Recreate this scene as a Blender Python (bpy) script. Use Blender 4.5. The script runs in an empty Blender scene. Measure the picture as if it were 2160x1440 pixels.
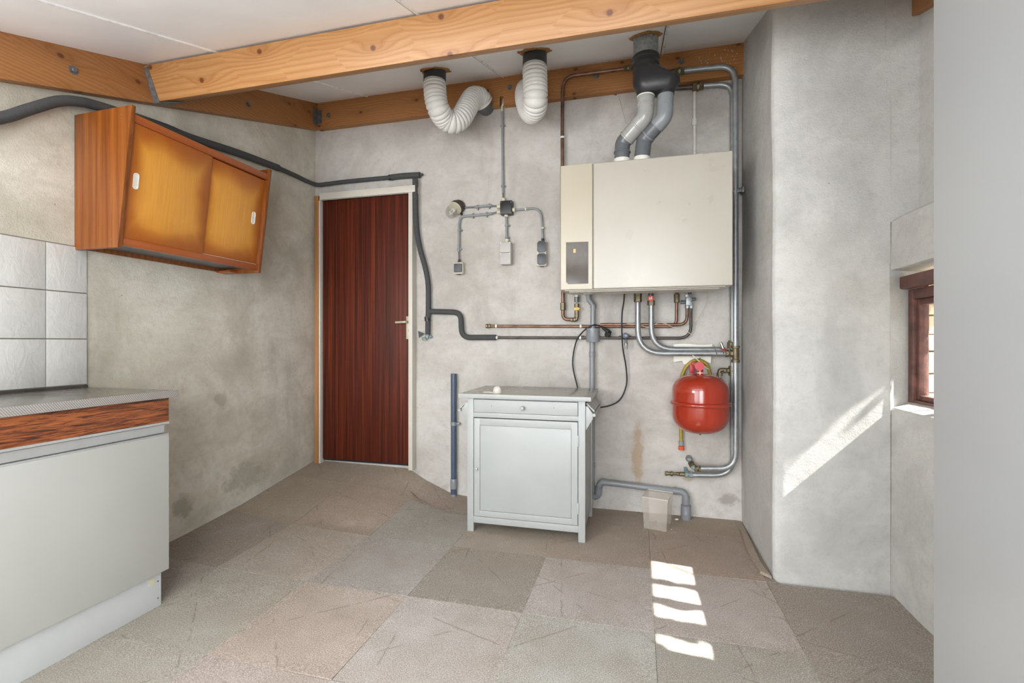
import bpy, bmesh, math, random
from mathutils import Vector, Matrix, noise
random.seed(7)
C = bpy.context.scene.collection
SC = bpy.context.scene

# ---------------------------------------------------------------- camera
TH = math.radians(14.56); SN, CS = math.sin(TH), math.cos(TH)
F = 1020.0; H = 1.10
cam = bpy.data.cameras.new('camera'); co = bpy.data.objects.new('camera', cam); C.objects.link(co)
cam.sensor_width = 36; cam.lens = 36 * F / 2160
co.location = (0, 0, H); co.rotation_euler = (math.pi/2, 0, TH); cam.clip_start = .02
SC.camera = co

XL = -2.404        # left wall
# ---------------------------------------------------------------- world, sun, fill lamps
w = bpy.data.worlds.new('world'); SC.world = w; w.use_nodes = True
bg = w.node_tree.nodes['Background']; bg.inputs[0].default_value = (.80, .90, 1, 1); bg.inputs[1].default_value = 2.2
SUN_DIR = Vector((-1, .12, -.985)).normalized()
sl = bpy.data.lights.new('sun', 'SUN'); sl.energy = 42; sl.angle = math.radians(.53); sl.color = (1, .96, .9)
so = bpy.data.objects.new('sun', sl); C.objects.link(so); so.location = (4, 1, 5)
so.rotation_euler = SUN_DIR.to_track_quat('-Z', 'Y').to_euler()
def area(name, loc, tgt, sx, sy, power, col):
    l = bpy.data.lights.new(name, 'AREA'); l.shape = 'RECTANGLE'; l.size = sx; l.size_y = sy; l.energy = power; l.color = col
    o = bpy.data.objects.new(name, l); C.objects.link(o); o.location = loc
    o.rotation_euler = (Vector(tgt) - Vector(loc)).to_track_quat('-Z', 'Y').to_euler(); return o
area('front_fill_left', (-1.4, -1.56, 1.15), (.6, 2.4, 1.3), 1.3, 1.7, 36, (.98, .99, 1))  # main fill lamp, set at the unseen opening behind the camera
area('front_fill_right', (.10, -1.56, 1.15), (-2.4, 2.4, 1.1), 1.3, 1.7, 82, (.97, .985, 1))  # second front fill, aimed across to lift the left wall
area('overhead_fill', (-.55, .05, 2.10), (-.55, .05, 0), 2.2, 1.3, 12, (.96, .98, 1))  # added overhead fill; the ceiling has no window here
area('left_side_fill', (XL + .02, -.55, 1.5), (.6, 2.6, 1.5), 1.4, .8, 88, (.98, .99, 1))  # added side fill to brighten the projection; no window in this wall
SC.view_settings.view_transform = 'Standard'; SC.view_settings.look = 'None'
SC.view_settings.exposure = 0.06; SC.view_settings.gamma = 1; SC.view_settings.use_curve_mapping = False
SC.cycles.use_denoising = True
SC.cycles.max_bounces = 10; SC.cycles.diffuse_bounces = 6; SC.cycles.caustics_reflective = False; SC.cycles.caustics_refractive = False
SC.cycles.sample_clamp_indirect = 4

# ---------------------------------------------------------------- measured room
D = 3.226          # back wall
def ray(px, py):
    u = (px - 1080) / F; v = (720 - py) / F
    return Vector((CS*u - SN, SN*u + CS, v))
def PY(px, py, Y): r = ray(px, py); return Vector((0, 0, H)) + r * (Y / r.y)
def PX(px, py, X): r = ray(px, py); return Vector((0, 0, H)) + r * (X / r.x)
def BW(px, py, off=.04): return PY(px, py, D - off)      # a point a little in front of the back wall
def LW(px, py, off=.04): return PX(px, py, XL + off)     # ... of the left wall
def ceil_z(y): return 2.291 + .33 * (max(y, 1.0) - 1.322)
FT = [(-9, [0]*6), (1.55, [0]*6), (2.15, [.043, .012, .004, 0, 0, 0]), (2.5, [.075, .03, .012, .004, 0, 0]),
      (3.0, [.150, .125, .105, .05, .008, 0]), (3.3, [.200, .20, .20, .11, .02, 0])]
FX = [-2.4, -2.0, -1.62, -1.47, -1.28, -1.1]
def floor_z(x, y):
    def row(r):
        if x <= FX[0]: return r[0]
        for i in range(5):
            if x <= FX[i+1]:
                t = (x - FX[i]) / (FX[i+1] - FX[i]); return r[i]*(1-t) + r[i+1]*t
        return r[-1]
    for i in range(len(FT)-1):
        if y <= FT[i+1][0]:
            t = (y - FT[i][0]) / (FT[i+1][0] - FT[i][0]); t = max(0, min(1, t))
            return row(FT[i][1])*(1-t) + row(FT[i+1][1])*t
    return row(FT[-1][1])

# ---------------------------------------------------------------- materials
class N:
    def __init__(s, name):
        s.m = bpy.data.materials.new(name); s.m.use_nodes = True; s.t = s.m.node_tree
        s.b = s.t.nodes['Principled BSDF']
    def n(s, kind, **k):
        nd = s.t.nodes.new('ShaderNode' + kind)
        for a, b in k.items():
            if a[0] == '_': setattr(nd, a[1:], b)
            else:
                key = a.replace('__', ' ')
                s.l(b, nd.inputs[int(key[1:]) if key[0] == 'i' and key[1:].isdigit() else key])
        return nd
    def l(s, src, sock):
        if isinstance(src, bpy.types.NodeSocket): s.t.links.new(src, sock)
        elif isinstance(src, bpy.types.Node): s.t.links.new(src.outputs[0], sock)
        else:
            if isinstance(src, tuple) and len(src) == 3 and sock.type == 'RGBA': src = src + (1,)
            sock.default_value = src
    def set(s, **k):
        for a, b in k.items(): s.l(b, s.b.inputs[a.replace('__', ' ')])
        return s.m
    def coord(s, scale=(1, 1, 1), rot=(0, 0, 0), which='Object'):
        tc = s.n('TexCoord'); return s.n('Mapping', i0=tc.outputs[which], i3=scale, i2=rot).outputs[0]
    def noise(s, vec, scale, detail=4, rough=.55, dist=0):
        return s.n('TexNoise', Vector=vec, Scale=float(scale), Detail=float(detail), Roughness=float(rough), Distortion=float(dist)).outputs[0]
    def ramp(s, fac, stops, interp='LINEAR'):
        r = s.n('ValToRGB', Fac=fac); e = r.color_ramp.elements; r.color_ramp.interpolation = interp
        while len(e) < len(stops): e.new(.5)
        for i, (p, c) in enumerate(stops):
            e[i].position = p; e[i].color = (c if isinstance(c, tuple) else (c, c, c)) + (1,)
        return r.outputs[0]
    def mix(s, fac, a, b, mode='MIX'):
        m = s.n('Mix', _data_type='RGBA', _blend_type=mode)
        s.l(fac, m.inputs[0]); s.l(a, m.inputs[6]); s.l(b, m.inputs[7]); return m.outputs[2]
    def math(s, op, a, b=0.0, c=0.0): return s.n('Math', _operation=op, i0=a, i1=b, i2=c).outputs[0]
    def bump(s, h, strength=.3, dist=.01, normal=None):
        b = s.n('Bump', Height=h, Strength=strength, Distance=dist)
        if normal is not None: s.l(normal, b.inputs['Normal'])
        return b.outputs[0]
    def sep(s, vec): return s.n('SeparateXYZ', i0=vec).outputs

def plain(name, col, rough=.5, metal=0.0, var=.08, scale=20, bump=0, coat=0):
    n = N(name); v = n.coord()
    nz = n.noise(v, scale, 5)
    d = tuple(max(0, c*(1-var*1.6)) for c in col); l = tuple(min(1, c*(1+var)) for c in col)
    k = dict(Base__Color=n.ramp(nz, [(.3, d), (.7, l)]), Roughness=n.ramp(nz, [(.3, max(0, rough-.08)), (.7, min(1, rough+.08))]), Metallic=metal)
    if bump: k['Normal'] = n.bump(n.noise(v, scale*6, 4), bump, .002)
    if coat: k['Coat__Weight'] = coat
    return n.set(**k)

def plaster(name, dark, mid, light, grain=.35, low=.4, olive=0.0, marks=()):
    n = N(name); v = n.coord()
    a = n.noise(v, .9, 7, .6, .4); b = n.noise(n.coord((1, 1, 1.6)), 3.2, 8, .65, .6); c = n.noise(v, 34, 6, .7)
    col = n.ramp(a, [(.30, dark), (.48, mid), (.68, light)])
    col = n.mix(n.ramp(b, [(.42, 0.0), (.66, .8)]), col, light); col = n.mix(n.ramp(n.noise(n.coord((1.3, 1.3, 1)), 1.7, 6, .62, .8), [(.48, 0.0), (.66, .5)]), col, tuple(x*.86 for x in dark))
    col = n.mix(n.ramp(n.noise(n.coord((1, 1, 1.3)), 2.1, 9, .68, .9), [(.50, 0.0), (.72, .65)]), col, dark)
    col = n.mix(n.ramp(c, [(.32, .22), (.5, 0.0)]), col, tuple(x*.72 for x in dark))
    xyz = n.sep(v)
    # salt bloom and damp low on the wall
    lowm = n.ramp(n.math('MULTIPLY_ADD', n.noise(v, 2.4, 8, .7), .55, n.math('MULTIPLY', xyz[2], -1.35)), [(.0, 0.0), (.30, 1.0)])
    bloom = n.math('MULTIPLY', lowm, n.ramp(n.noise(v, 5.5, 8, .75), [(.42, 0.0), (.62, low)]))
    col = n.mix(bloom, col, (.70, .69, .68))
    damp = n.math('MULTIPLY', lowm, n.ramp(n.noise(v, 4.1, 7, .7, .5), [(.56, 0.0), (.66, .55)]))
    col = n.mix(damp, col, tuple(x*.66 for x in dark))
    # pin holes
    vo = n.n('TexVoronoi', Vector=v, Scale=7.0).outputs['Distance']
    col = n.mix(n.ramp(vo, [(.016, .8), (.024, 0.0)]), col, (.16, .14, .12))
    for (p, rad, mc, st) in marks:      # stains with a place of their own
        d = n.n('VectorMath', _operation='DISTANCE', i0=n.n('VectorMath', _operation='MULTIPLY', i0=v, i1=p[1]).outputs[0], i1=tuple(x*y for x, y in zip(p[0], p[1]))).outputs['Value']
        d = n.math('ADD', d, n.math('MULTIPLY_ADD', n.noise(v, 14, 6, .7), rad*2.2, -rad*1.1))
        col = n.mix(n.ramp(d, [(rad*.55, st), (rad, 0.0)]), col, mc)
    h = n.math('MULTIPLY_ADD', n.noise(v, 150, 4, .7), .5, n.math('MULTIPLY', n.noise(v, 18, 6, .6), .9))
    return n.set(Base__Color=col, Roughness=.93, Normal=n.bump(h, grain, .006))

def wood(name, axis, cols, ring=9.0, stretch=.10, knots=0.0, rough=.5, fine=.35, coat=0, warp=1.2):
    """grain running along axis; cols = dark, mid, light"""
    n = N(name); sc = [1, 1, 1]; sc[axis] = stretch
    v = n.coord(tuple(sc)); vr = n.coord()
    warpn = n.noise(v, 2.6, 4, .5, .3)
    cross = [a for a in (2, 1, 0) if a != axis]
    xyz = n.sep(v); base = n.math('ADD', xyz[cross[0]], n.math('MULTIPLY', xyz[cross[1]], .6))
    ph = n.math('MULTIPLY_ADD', warpn, warp*.12, base)
    kcol = None
    if knots:
        xr = n.sep(vr); alongc = n.math('MULTIPLY', xr[axis], 3.2*knots); acr = n.math('MULTIPLY', n.math('MULTIPLY_ADD', xr[1 if axis == 0 else 0], .35, xr[2]), 7.0*knots)
        kv = n.n('TexVoronoi', _voronoi_dimensions='2D', Vector=n.n('CombineXYZ', i0=alongc, i1=acr).outputs[0], Scale=1.0, Randomness=1.0)
        sel = n.math('GREATER_THAN', n.sep(kv.outputs['Color'])[0], .32)
        dd_ = n.n('VectorMath', _operation='SUBTRACT', i0=n.n('CombineXYZ', i0=alongc, i1=acr).outputs[0], i1=kv.outputs['Position']).outputs[0]
        ds = n.sep(dd_); dk = n.math('SQRT', n.math('ADD', n.math('POWER', n.math('MULTIPLY', ds[0], 1.6), 2.0), n.math('POWER', ds[1], 2.0)))
        dk2 = n.math('SQRT', n.math('ADD', n.math('POWER', n.math('MULTIPLY', ds[0], .55), 2.0), n.math('POWER', ds[1], 2.0)))
        ph = n.math('ADD', ph, n.math('MULTIPLY', n.math('MULTIPLY', n.math('EXPONENT', n.math('MULTIPLY', dk2, -6.0)), .06), sel))
        kcol = n.math('MULTIPLY', n.ramp(dk, [(.045, .9), (.085, 0.0)]), sel); halo = n.math('MULTIPLY', n.ramp(dk2, [(.05, .42), (.22, 0.0)]), sel)
    s_ = n.math('FRACT', n.math('MULTIPLY', ph, ring))
    col = n.ramp(s_, [(0.0, cols[1]), (.5, cols[2]), (.84, cols[1]), (.93, tuple(.5*(i+j) for i, j in zip(cols[0], cols[1]))), (1.0, cols[1])])
    sf = [60, 60, 60]; sf[axis] = 1.5
    fn = n.noise(n.coord(tuple(sf)), 2, 5, .6)
    col = n.mix(n.ramp(fn, [(.35, fine), (.6, 0.0)]), col, cols[0])
    big = n.noise(v, 1.1, 3, .5)
    col = n.mix(n.ramp(big, [(.35, .35), (.6, 0.0)]), col, cols[1])
    if knots:
        col = n.mix(halo, col, cols[0]); col = n.mix(kcol, col, s2l(92, 48, 26))
    k = dict(Base__Color=col, Roughness=rough, Normal=n.bump(fn, .12, .002))
    if coat: k['Coat__Weight'] = coat; k['Coat__Roughness'] = .15
    return n.set(**k)

M = {}
def s2l(*c): return tuple(((x/255)/12.92 if x/255 <= .04045 else ((x/255+.055)/1.055)**2.4) for x in c)
bwm = [(((-.03, D, .33), (2.6, 1, .55)), .16, s2l(172, 150, 126), .8), (((.62, D, .1), (1, 1, 1.6)), .0, (0, 0, 0), 0)]
M['plaster_back'] = plaster('plaster_back', s2l(166, 160, 152), s2l(188, 183, 176), s2l(203, 199, 194), .5, .8,
      marks=[(((.0, D, .36), (3.2, 1, .55)), .13, s2l(166, 143, 116), .75), (((.31, D, .235), (1, 1, 1.6)), .035, s2l(166, 143, 116), .6), (((.55, D, .12), (1, 1, 1.7)), .07, s2l(150, 144, 138), .8)])
M['plaster_left'] = plaster('plaster_left', s2l(170, 164, 147), s2l(200, 195, 180), s2l(220, 216, 204), .5, .7,
      marks=[(((XL, 2.55, .24), (1, .7, 1.5)), .14, s2l(140, 134, 120), .5), (((XL, 2.1, .2), (1, 1, 1)), .07, s2l(128, 122, 108), .5), (((XL, 2.35, .75), (1, 1, 1)), .06, s2l(136, 130, 116), .4)])
M['plaster_right'] = plaster('plaster_right', s2l(172, 171, 167), s2l(192, 191, 187), s2l(205, 204, 200), 1.0, .3)
M['panel'] = plain('ceiling_white', (.90, .905, .91), .45, var=.03, scale=3)
M['seam'] = plain('ceiling_seam', (.55, .55, .55), .6); M['bead'] = plain('white_bead', (.95, .95, .95), .3)
PINE = (s2l(142, 88, 42), s2l(168, 120, 70), s2l(180, 136, 88))
PINE2 = (s2l(128, 80, 40), s2l(160, 108, 60), s2l(172, 122, 74))
M['pine_x'] = wood('pine_along_x', 0, PINE, 62, .05, 1.0, .45, .25)
M['pine_x2'] = wood('pine_old_x', 0, PINE2, 62, .05, 1.0, .5, .35)
M['pine_y'] = wood('pine_along_y', 1, PINE2, 62, .05, 1.0, .5, .3)
n = N('mahogany'); st = n.noise(n.coord((46, 46, .55)), 1.6, 5, .62, .5); s3 = n.noise(n.coord((150, 150, 1.2)), 2, 3); v_ = n.noise(n.coord((4, 4, .5)), 1.4, 3)
col = n.ramp(st, [(.34, s2l(44, 16, 8)), (.46, s2l(76, 28, 12)), (.54, s2l(94, 36, 15)), (.66, s2l(118, 52, 24))])
col = n.mix(n.ramp(s3, [(.35, .4), (.6, 0.0)]), col, s2l(48, 18, 9)); col = n.mix(n.ramp(v_, [(.4, .35), (.6, 0.0)]), col, s2l(70, 26, 16))
M['mahog'] = n.set(Base__Color=col, Roughness=.5, Specular__IOR__Level=.25)
M['teak_side'] = wood('teak_side', 2, (s2l(90, 44, 14), s2l(124, 66, 20), s2l(138, 80, 28)), 30, .05, 0, .35, .55, coat=.1)
M['teak_rail'] = wood('teak_rail', 1, (s2l(126, 60, 26), s2l(154, 78, 32), s2l(166, 90, 40)), 22, .06, 0, .3, .3, coat=.3)
M['jamb_wood'] = wood('jamb_wood', 2, (s2l(120, 72, 34), s2l(160, 106, 62), s2l(180, 128, 80)), 30, .05, 0, .5, .3)
# rosewood laminate
n = N('rosewood_laminate'); v = n.coord((1, .10, 1.5)); a = n.noise(v, 38, 8, .76, 1.8); b = n.noise(n.coord((1, .07, 2.2)), 70, 5, .7, .9)
col = n.ramp(a, [(.34, s2l(58, 36, 28)), (.43, s2l(104, 60, 42)), (.50, s2l(164, 92, 50)), (.66, s2l(186, 112, 64))])
col = n.mix(n.ramp(b, [(.40, .8), (.52, 0.0)]), col, s2l(66, 32, 22)); M['rosewood'] = n.set(Base__Color=col, Roughness=.35)
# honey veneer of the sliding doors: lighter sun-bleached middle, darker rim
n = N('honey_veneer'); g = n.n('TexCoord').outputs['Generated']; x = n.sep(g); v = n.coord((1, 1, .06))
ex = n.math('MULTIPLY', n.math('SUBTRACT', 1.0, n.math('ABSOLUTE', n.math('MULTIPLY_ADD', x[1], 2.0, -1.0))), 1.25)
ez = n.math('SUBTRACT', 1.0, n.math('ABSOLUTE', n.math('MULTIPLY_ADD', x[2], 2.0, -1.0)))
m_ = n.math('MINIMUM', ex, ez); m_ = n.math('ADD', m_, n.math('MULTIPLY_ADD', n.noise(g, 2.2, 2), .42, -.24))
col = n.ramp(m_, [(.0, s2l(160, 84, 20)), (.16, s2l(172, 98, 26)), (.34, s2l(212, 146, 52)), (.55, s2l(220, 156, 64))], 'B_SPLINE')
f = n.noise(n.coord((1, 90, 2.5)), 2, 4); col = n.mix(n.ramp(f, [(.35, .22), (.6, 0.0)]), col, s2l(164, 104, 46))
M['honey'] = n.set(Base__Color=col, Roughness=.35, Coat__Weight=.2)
# glazed wall tile with veined relief
n = N('glazed_tile'); v = n.coord((1, 1, 1)); r = n.noise(n.coord((4, 5, 2.4), (.6, .0, .0)), 5, 6, .6, 1.2)
M['tile'] = n.set(Base__Color=n.ramp(r, [(.3, s2l(190, 189, 184)), (.7, s2l(200, 199, 194))]), Roughness=.22, Normal=n.bump(r, .35, .006))
M['grout'] = plain('grout', s2l(128, 124, 114), .9)
# worn carpet tile; its tint comes from each tile's own object colour
n = N('carpet'); oi = n.n('ObjectInfo'); v = n.coord(); rnd = oi.outputs['Random']
off = n.n('VectorMath', _operation='ADD', i0=v, i1=n.n('CombineXYZ', i0=n.math('MULTIPLY', rnd, 13.0), i1=n.math('MULTIPLY', rnd, 7.0)).outputs[0]).outputs[0]
c = oi.outputs['Color']; fine = n.noise(v, 210, 3, .85); med = n.noise(off, 6, 7, .7, .3)
c = n.mix(n.ramp(med, [(.35, .30), (.58, 0.0)]), c, s2l(140, 130, 118)); c = n.mix(n.ramp(med, [(.55, 0.0), (.75, .3)]), c, s2l(206, 202, 196))
c = n.mix(n.ramp(n.noise(v, 1.3, 5, .6), [(.40, .35), (.56, 0.0)]), c, s2l(150, 134, 116))
c = n.mix(n.ramp(fine, [(.40, .50), (.55, 0.0)]), c, s2l(120, 112, 102)); c = n.mix(n.ramp(fine, [(.50, 0.0), (.66, .45)]), c, s2l(226, 222, 216))
wv = n.n('VectorMath', _operation='ADD', i0=off, i1=n.n('VectorMath', _operation='SCALE', i0=n.n('TexNoise', Vector=off, Scale=30.0, Detail=3.0).outputs['Color'], Scale=.014).outputs[0]).outputs[0]
def crease(ang, sp, seed):
    ws = n.sep(wv); d_ = n.math('ADD', n.math('MULTIPLY', ws[0], math.cos(ang)*sp), n.math('MULTIPLY_ADD', ws[1], math.sin(ang)*sp, n.math('MULTIPLY', rnd, seed)))
    l_ = n.math('ABSOLUTE', n.math('SUBTRACT', n.math('FRACT', d_), .5))
    return n.math('MULTIPLY', n.ramp(l_, [(.0, 1.0), (.005*sp, 0.0)]), n.ramp(n.noise(off, 4+seed, 4, .6), [(.50, 0.0), (.56, .5)]))
xy = n.sep(v); dirt = n.math('ADD', n.ramp(n.math('MULTIPLY_ADD', xy[0], -1.0, -1.35), [(.0, 0.0), (.9, .28)]), n.ramp(n.math('SUBTRACT', xy[1], 1.9), [(.15, 0.0), (1.0, .28)]))
dirt = n.math('MULTIPLY', dirt, n.ramp(n.noise(v, 3.2, 6, .65), [(.3, .4), (.6, 1.0)]))
c = n.mix(dirt, c, s2l(146, 130, 110))
crm = n.math('MAXIMUM', n.math('MAXIMUM', crease(.15, 1.9, 1.0), crease(1.25, 1.6, 2.0)), n.math('MAXIMUM', crease(.75, 1.4, 3.0), crease(2.3, 1.7, 4.0)))
c = n.mix(crm, c, s2l(112, 100, 86))
h = n.math('SUBTRACT', fine, n.math('MULTIPLY', crm, .5))
M['carpet'] = n.set(Base__Color=c, Roughness=.97, Normal=n.bump(h, .5, .005), Specular__IOR__Level=.15)
M['screed'] = plain('screed', (.20, .18, .15), .95)
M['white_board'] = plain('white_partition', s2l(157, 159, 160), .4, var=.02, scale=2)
M['white_mel'] = plain('white_melamine', s2l(180, 181, 176), .35, var=.025, scale=3)
M['plinth'] = plain('white_plinth', s2l(206, 209, 210), .5, var=.05, scale=4)
M['alu_rail'] = plain('aluminium_rail', s2l(178, 179, 178), .35, .15, var=.04)
M['steel_top'] = plain('steel_worktop', s2l(158, 156, 148), .26, .85, var=.05, scale=5)
n = N('ribbed_steel_edge'); xyz = n.sep(n.coord()); d1 = n.math('ABSOLUTE', n.math('SINE', n.math('MULTIPLY', n.math('MULTIPLY_ADD', xyz[2], .75, xyz[1]), 420.0)))
d2 = n.math('ABSOLUTE', n.math('SINE', n.math('MULTIPLY', n.math('MULTIPLY_ADD', xyz[2], -1.8, xyz[1]), 420.0))); hh = n.math('MULTIPLY', d1, d2)
M['ribbed'] = n.set(Base__Color=n.ramp(hh, [(.1, s2l(140, 136, 132)), (.6, s2l(208, 204, 199))]), Roughness=.4, Metallic=.3, Normal=n.bump(hh, .5, .002))
M['boiler'] = plain('boiler_enamel', s2l(180, 175, 164), .32, var=.02, scale=4)
M['boiler_side'] = plain('boiler_cream', s2l(184, 176, 158), .38, var=.02, scale=4)
M['boiler_dark'] = plain('boiler_groove', s2l(150, 146, 134), .5)
M['smoke_glass'] = plain('smoked_window', s2l(84, 76, 68), .08, var=.15, scale=9)
M['gold'] = plain('gold_badge', s2l(176, 150, 88), .35, .5)
M['paint'] = plain('grey_green_paint', s2l(163, 166, 164), .38, var=.03, scale=5, bump=.15)
M['paint_top'] = plain('grey_gloss_top', s2l(158, 158, 147), .22, var=.04, scale=5)
M['dark_gap'] = plain('dark_gap', (.02, .02, .025), .9)
M['rust'] = plain('rust_chip', s2l(176, 112, 62), .8)
M['foam'] = plain('pipe_foam', s2l(70, 71, 72), .85, var=.12, scale=60, bump=.3)
M['blacktape'] = plain('black_tape', s2l(36, 36, 38), .4)
M['copper'] = plain('aged_copper', s2l(136, 104, 86), .42, .7, var=.35, scale=14)
M['copper_dark'] = plain('dark_pipe', s2l(92, 84, 78), .5, .5, var=.3, scale=14)
M['brass'] = plain('aged_brass', s2l(116, 106, 82), .45, .6, var=.3, scale=40)
M['verdigris'] = plain('verdigris_brass', s2l(140, 156, 156), .75, .2, var=.35, scale=60, bump=.4)
M['steel'] = plain('zinc_pipe', s2l(158, 161, 162), .42, .6, var=.12, scale=30)
M['galv'] = plain('galvanised', s2l(158, 164, 164), .45, .6, var=.25, scale=70)
M['chrome'] = plain('chromed', s2l(190, 190, 190), .2, .9)
M['pvc'] = plain('grey_pvc', s2l(134, 138, 141), .35, var=.06, scale=12)
M['pvc_light'] = plain('light_pvc', s2l(160, 160, 156), .24, var=.06, scale=12)
M['pvc_dark'] = plain('dark_pvc', s2l(100, 104, 107), .38, var=.08, scale=12)
M['pvc_blue'] = plain('blue_grey_pvc', s2l(74, 86, 104), .4, var=.15, scale=12)
M['blackpl'] = plain('black_plastic', s2l(44, 44, 46), .38, var=.15, scale=12)
M['cable'] = plain('black_cable', s2l(38, 42, 48), .5)
M['hose'] = plain('white_duct', s2l(216, 215, 210), .5, var=.03, scale=20)
M['silver'] = plain('silver_tape', s2l(196, 196, 192), .4, .35, var=.1, scale=40, bump=.5)
M['pufoam'] = plain('orange_foam', s2l(168, 122, 70), .9, var=.3, scale=60, bump=.8)
M['cream'] = plain('cream_plastic', s2l(206, 200, 176), .45)
M['offwhite'] = plain('offwhite_plastic', s2l(226, 224, 214), .45)
M['box_grey'] = plain('light_grey_plastic', s2l(184, 180, 176), .5, var=.03)
M['box_side'] = plain('beige_plastic', s2l(204, 198, 184), .5, var=.03)
M['charcoal'] = plain('charcoal_rocker', s2l(74, 77, 80), .45)
M['conduit'] = plain('grey_conduit', s2l(138, 141, 142), .5)
M['bakelite'] = plain('brown_bakelite', s2l(72, 58, 54), .4, var=.2)
M['red'] = plain('red_enamel', s2l(158, 50, 30), .2, var=.05, scale=5, coat=.5)
M['red2'] = plain('red_plastic', s2l(186, 44, 52), .4)
M['redknob'] = plain('red_knob', s2l(214, 84, 66), .4)
M['white_mark'] = plain('white_print', s2l(238, 236, 230), .5)
M['orange'] = plain('orange_connector', s2l(220, 92, 54), .5)
M['yellow'] = plain('yellow_hose', s2l(160, 140, 52), .4, var=.15, scale=50)
M['yellow2'] = plain('yellow_lever', s2l(216, 176, 50), .4)
M['blue'] = plain('blue_dot', s2l(90, 130, 220), .4)
M['paper'] = plain('paper', s2l(232, 230, 218), .8, var=.02)
M['string'] = plain('string', s2l(206, 198, 180), .8)
M['iron'] = plain('dull_zinc', s2l(120, 124, 126), .45, .6, var=.25, scale=50)
M['door_white'] = plain('door_frame_paint', s2l(206, 201, 189), .4, var=.02)
M['nickel'] = plain('pale_nickel', s2l(206, 200, 176), .35, .4)
M['window_paint'] = plain('flaking_brown_paint', s2l(104, 70, 62), .5, var=.3, scale=22, bump=.5)
M['stone'] = plain('outer_stone', s2l(206, 192, 168), .9, var=.25, scale=18, bump=.8)
M['ground'] = plain('gravel_ground', s2l(170, 158, 136), .95, var=.25, scale=20)
M['leaf'] = plain('leaf_green', s2l(74, 100, 44), .5, var=.3)
M['bark'] = plain('bark', s2l(90, 72, 52), .9)
n = N('window_glass'); M['glass'] = n.set(Base__Color=(.97, .98, .98), Roughness=.0, Transmission__Weight=1.0, IOR=1.0, Alpha=.25)
n = N('lamp_glass'); M['lampglass'] = n.set(Base__Color=s2l(120, 110, 100), Roughness=.04, IOR=1.45, Alpha=.22)
n = N('frosted_bin'); M['bin'] = n.set(Base__Color=s2l(216, 208, 196), Roughness=.3, Alpha=.2, Subsurface__Weight=0.0)
n = N('frosted_scoop'); M['scoop'] = n.set(Base__Color=s2l(236, 232, 222), Roughness=.3, Alpha=.6)

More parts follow.
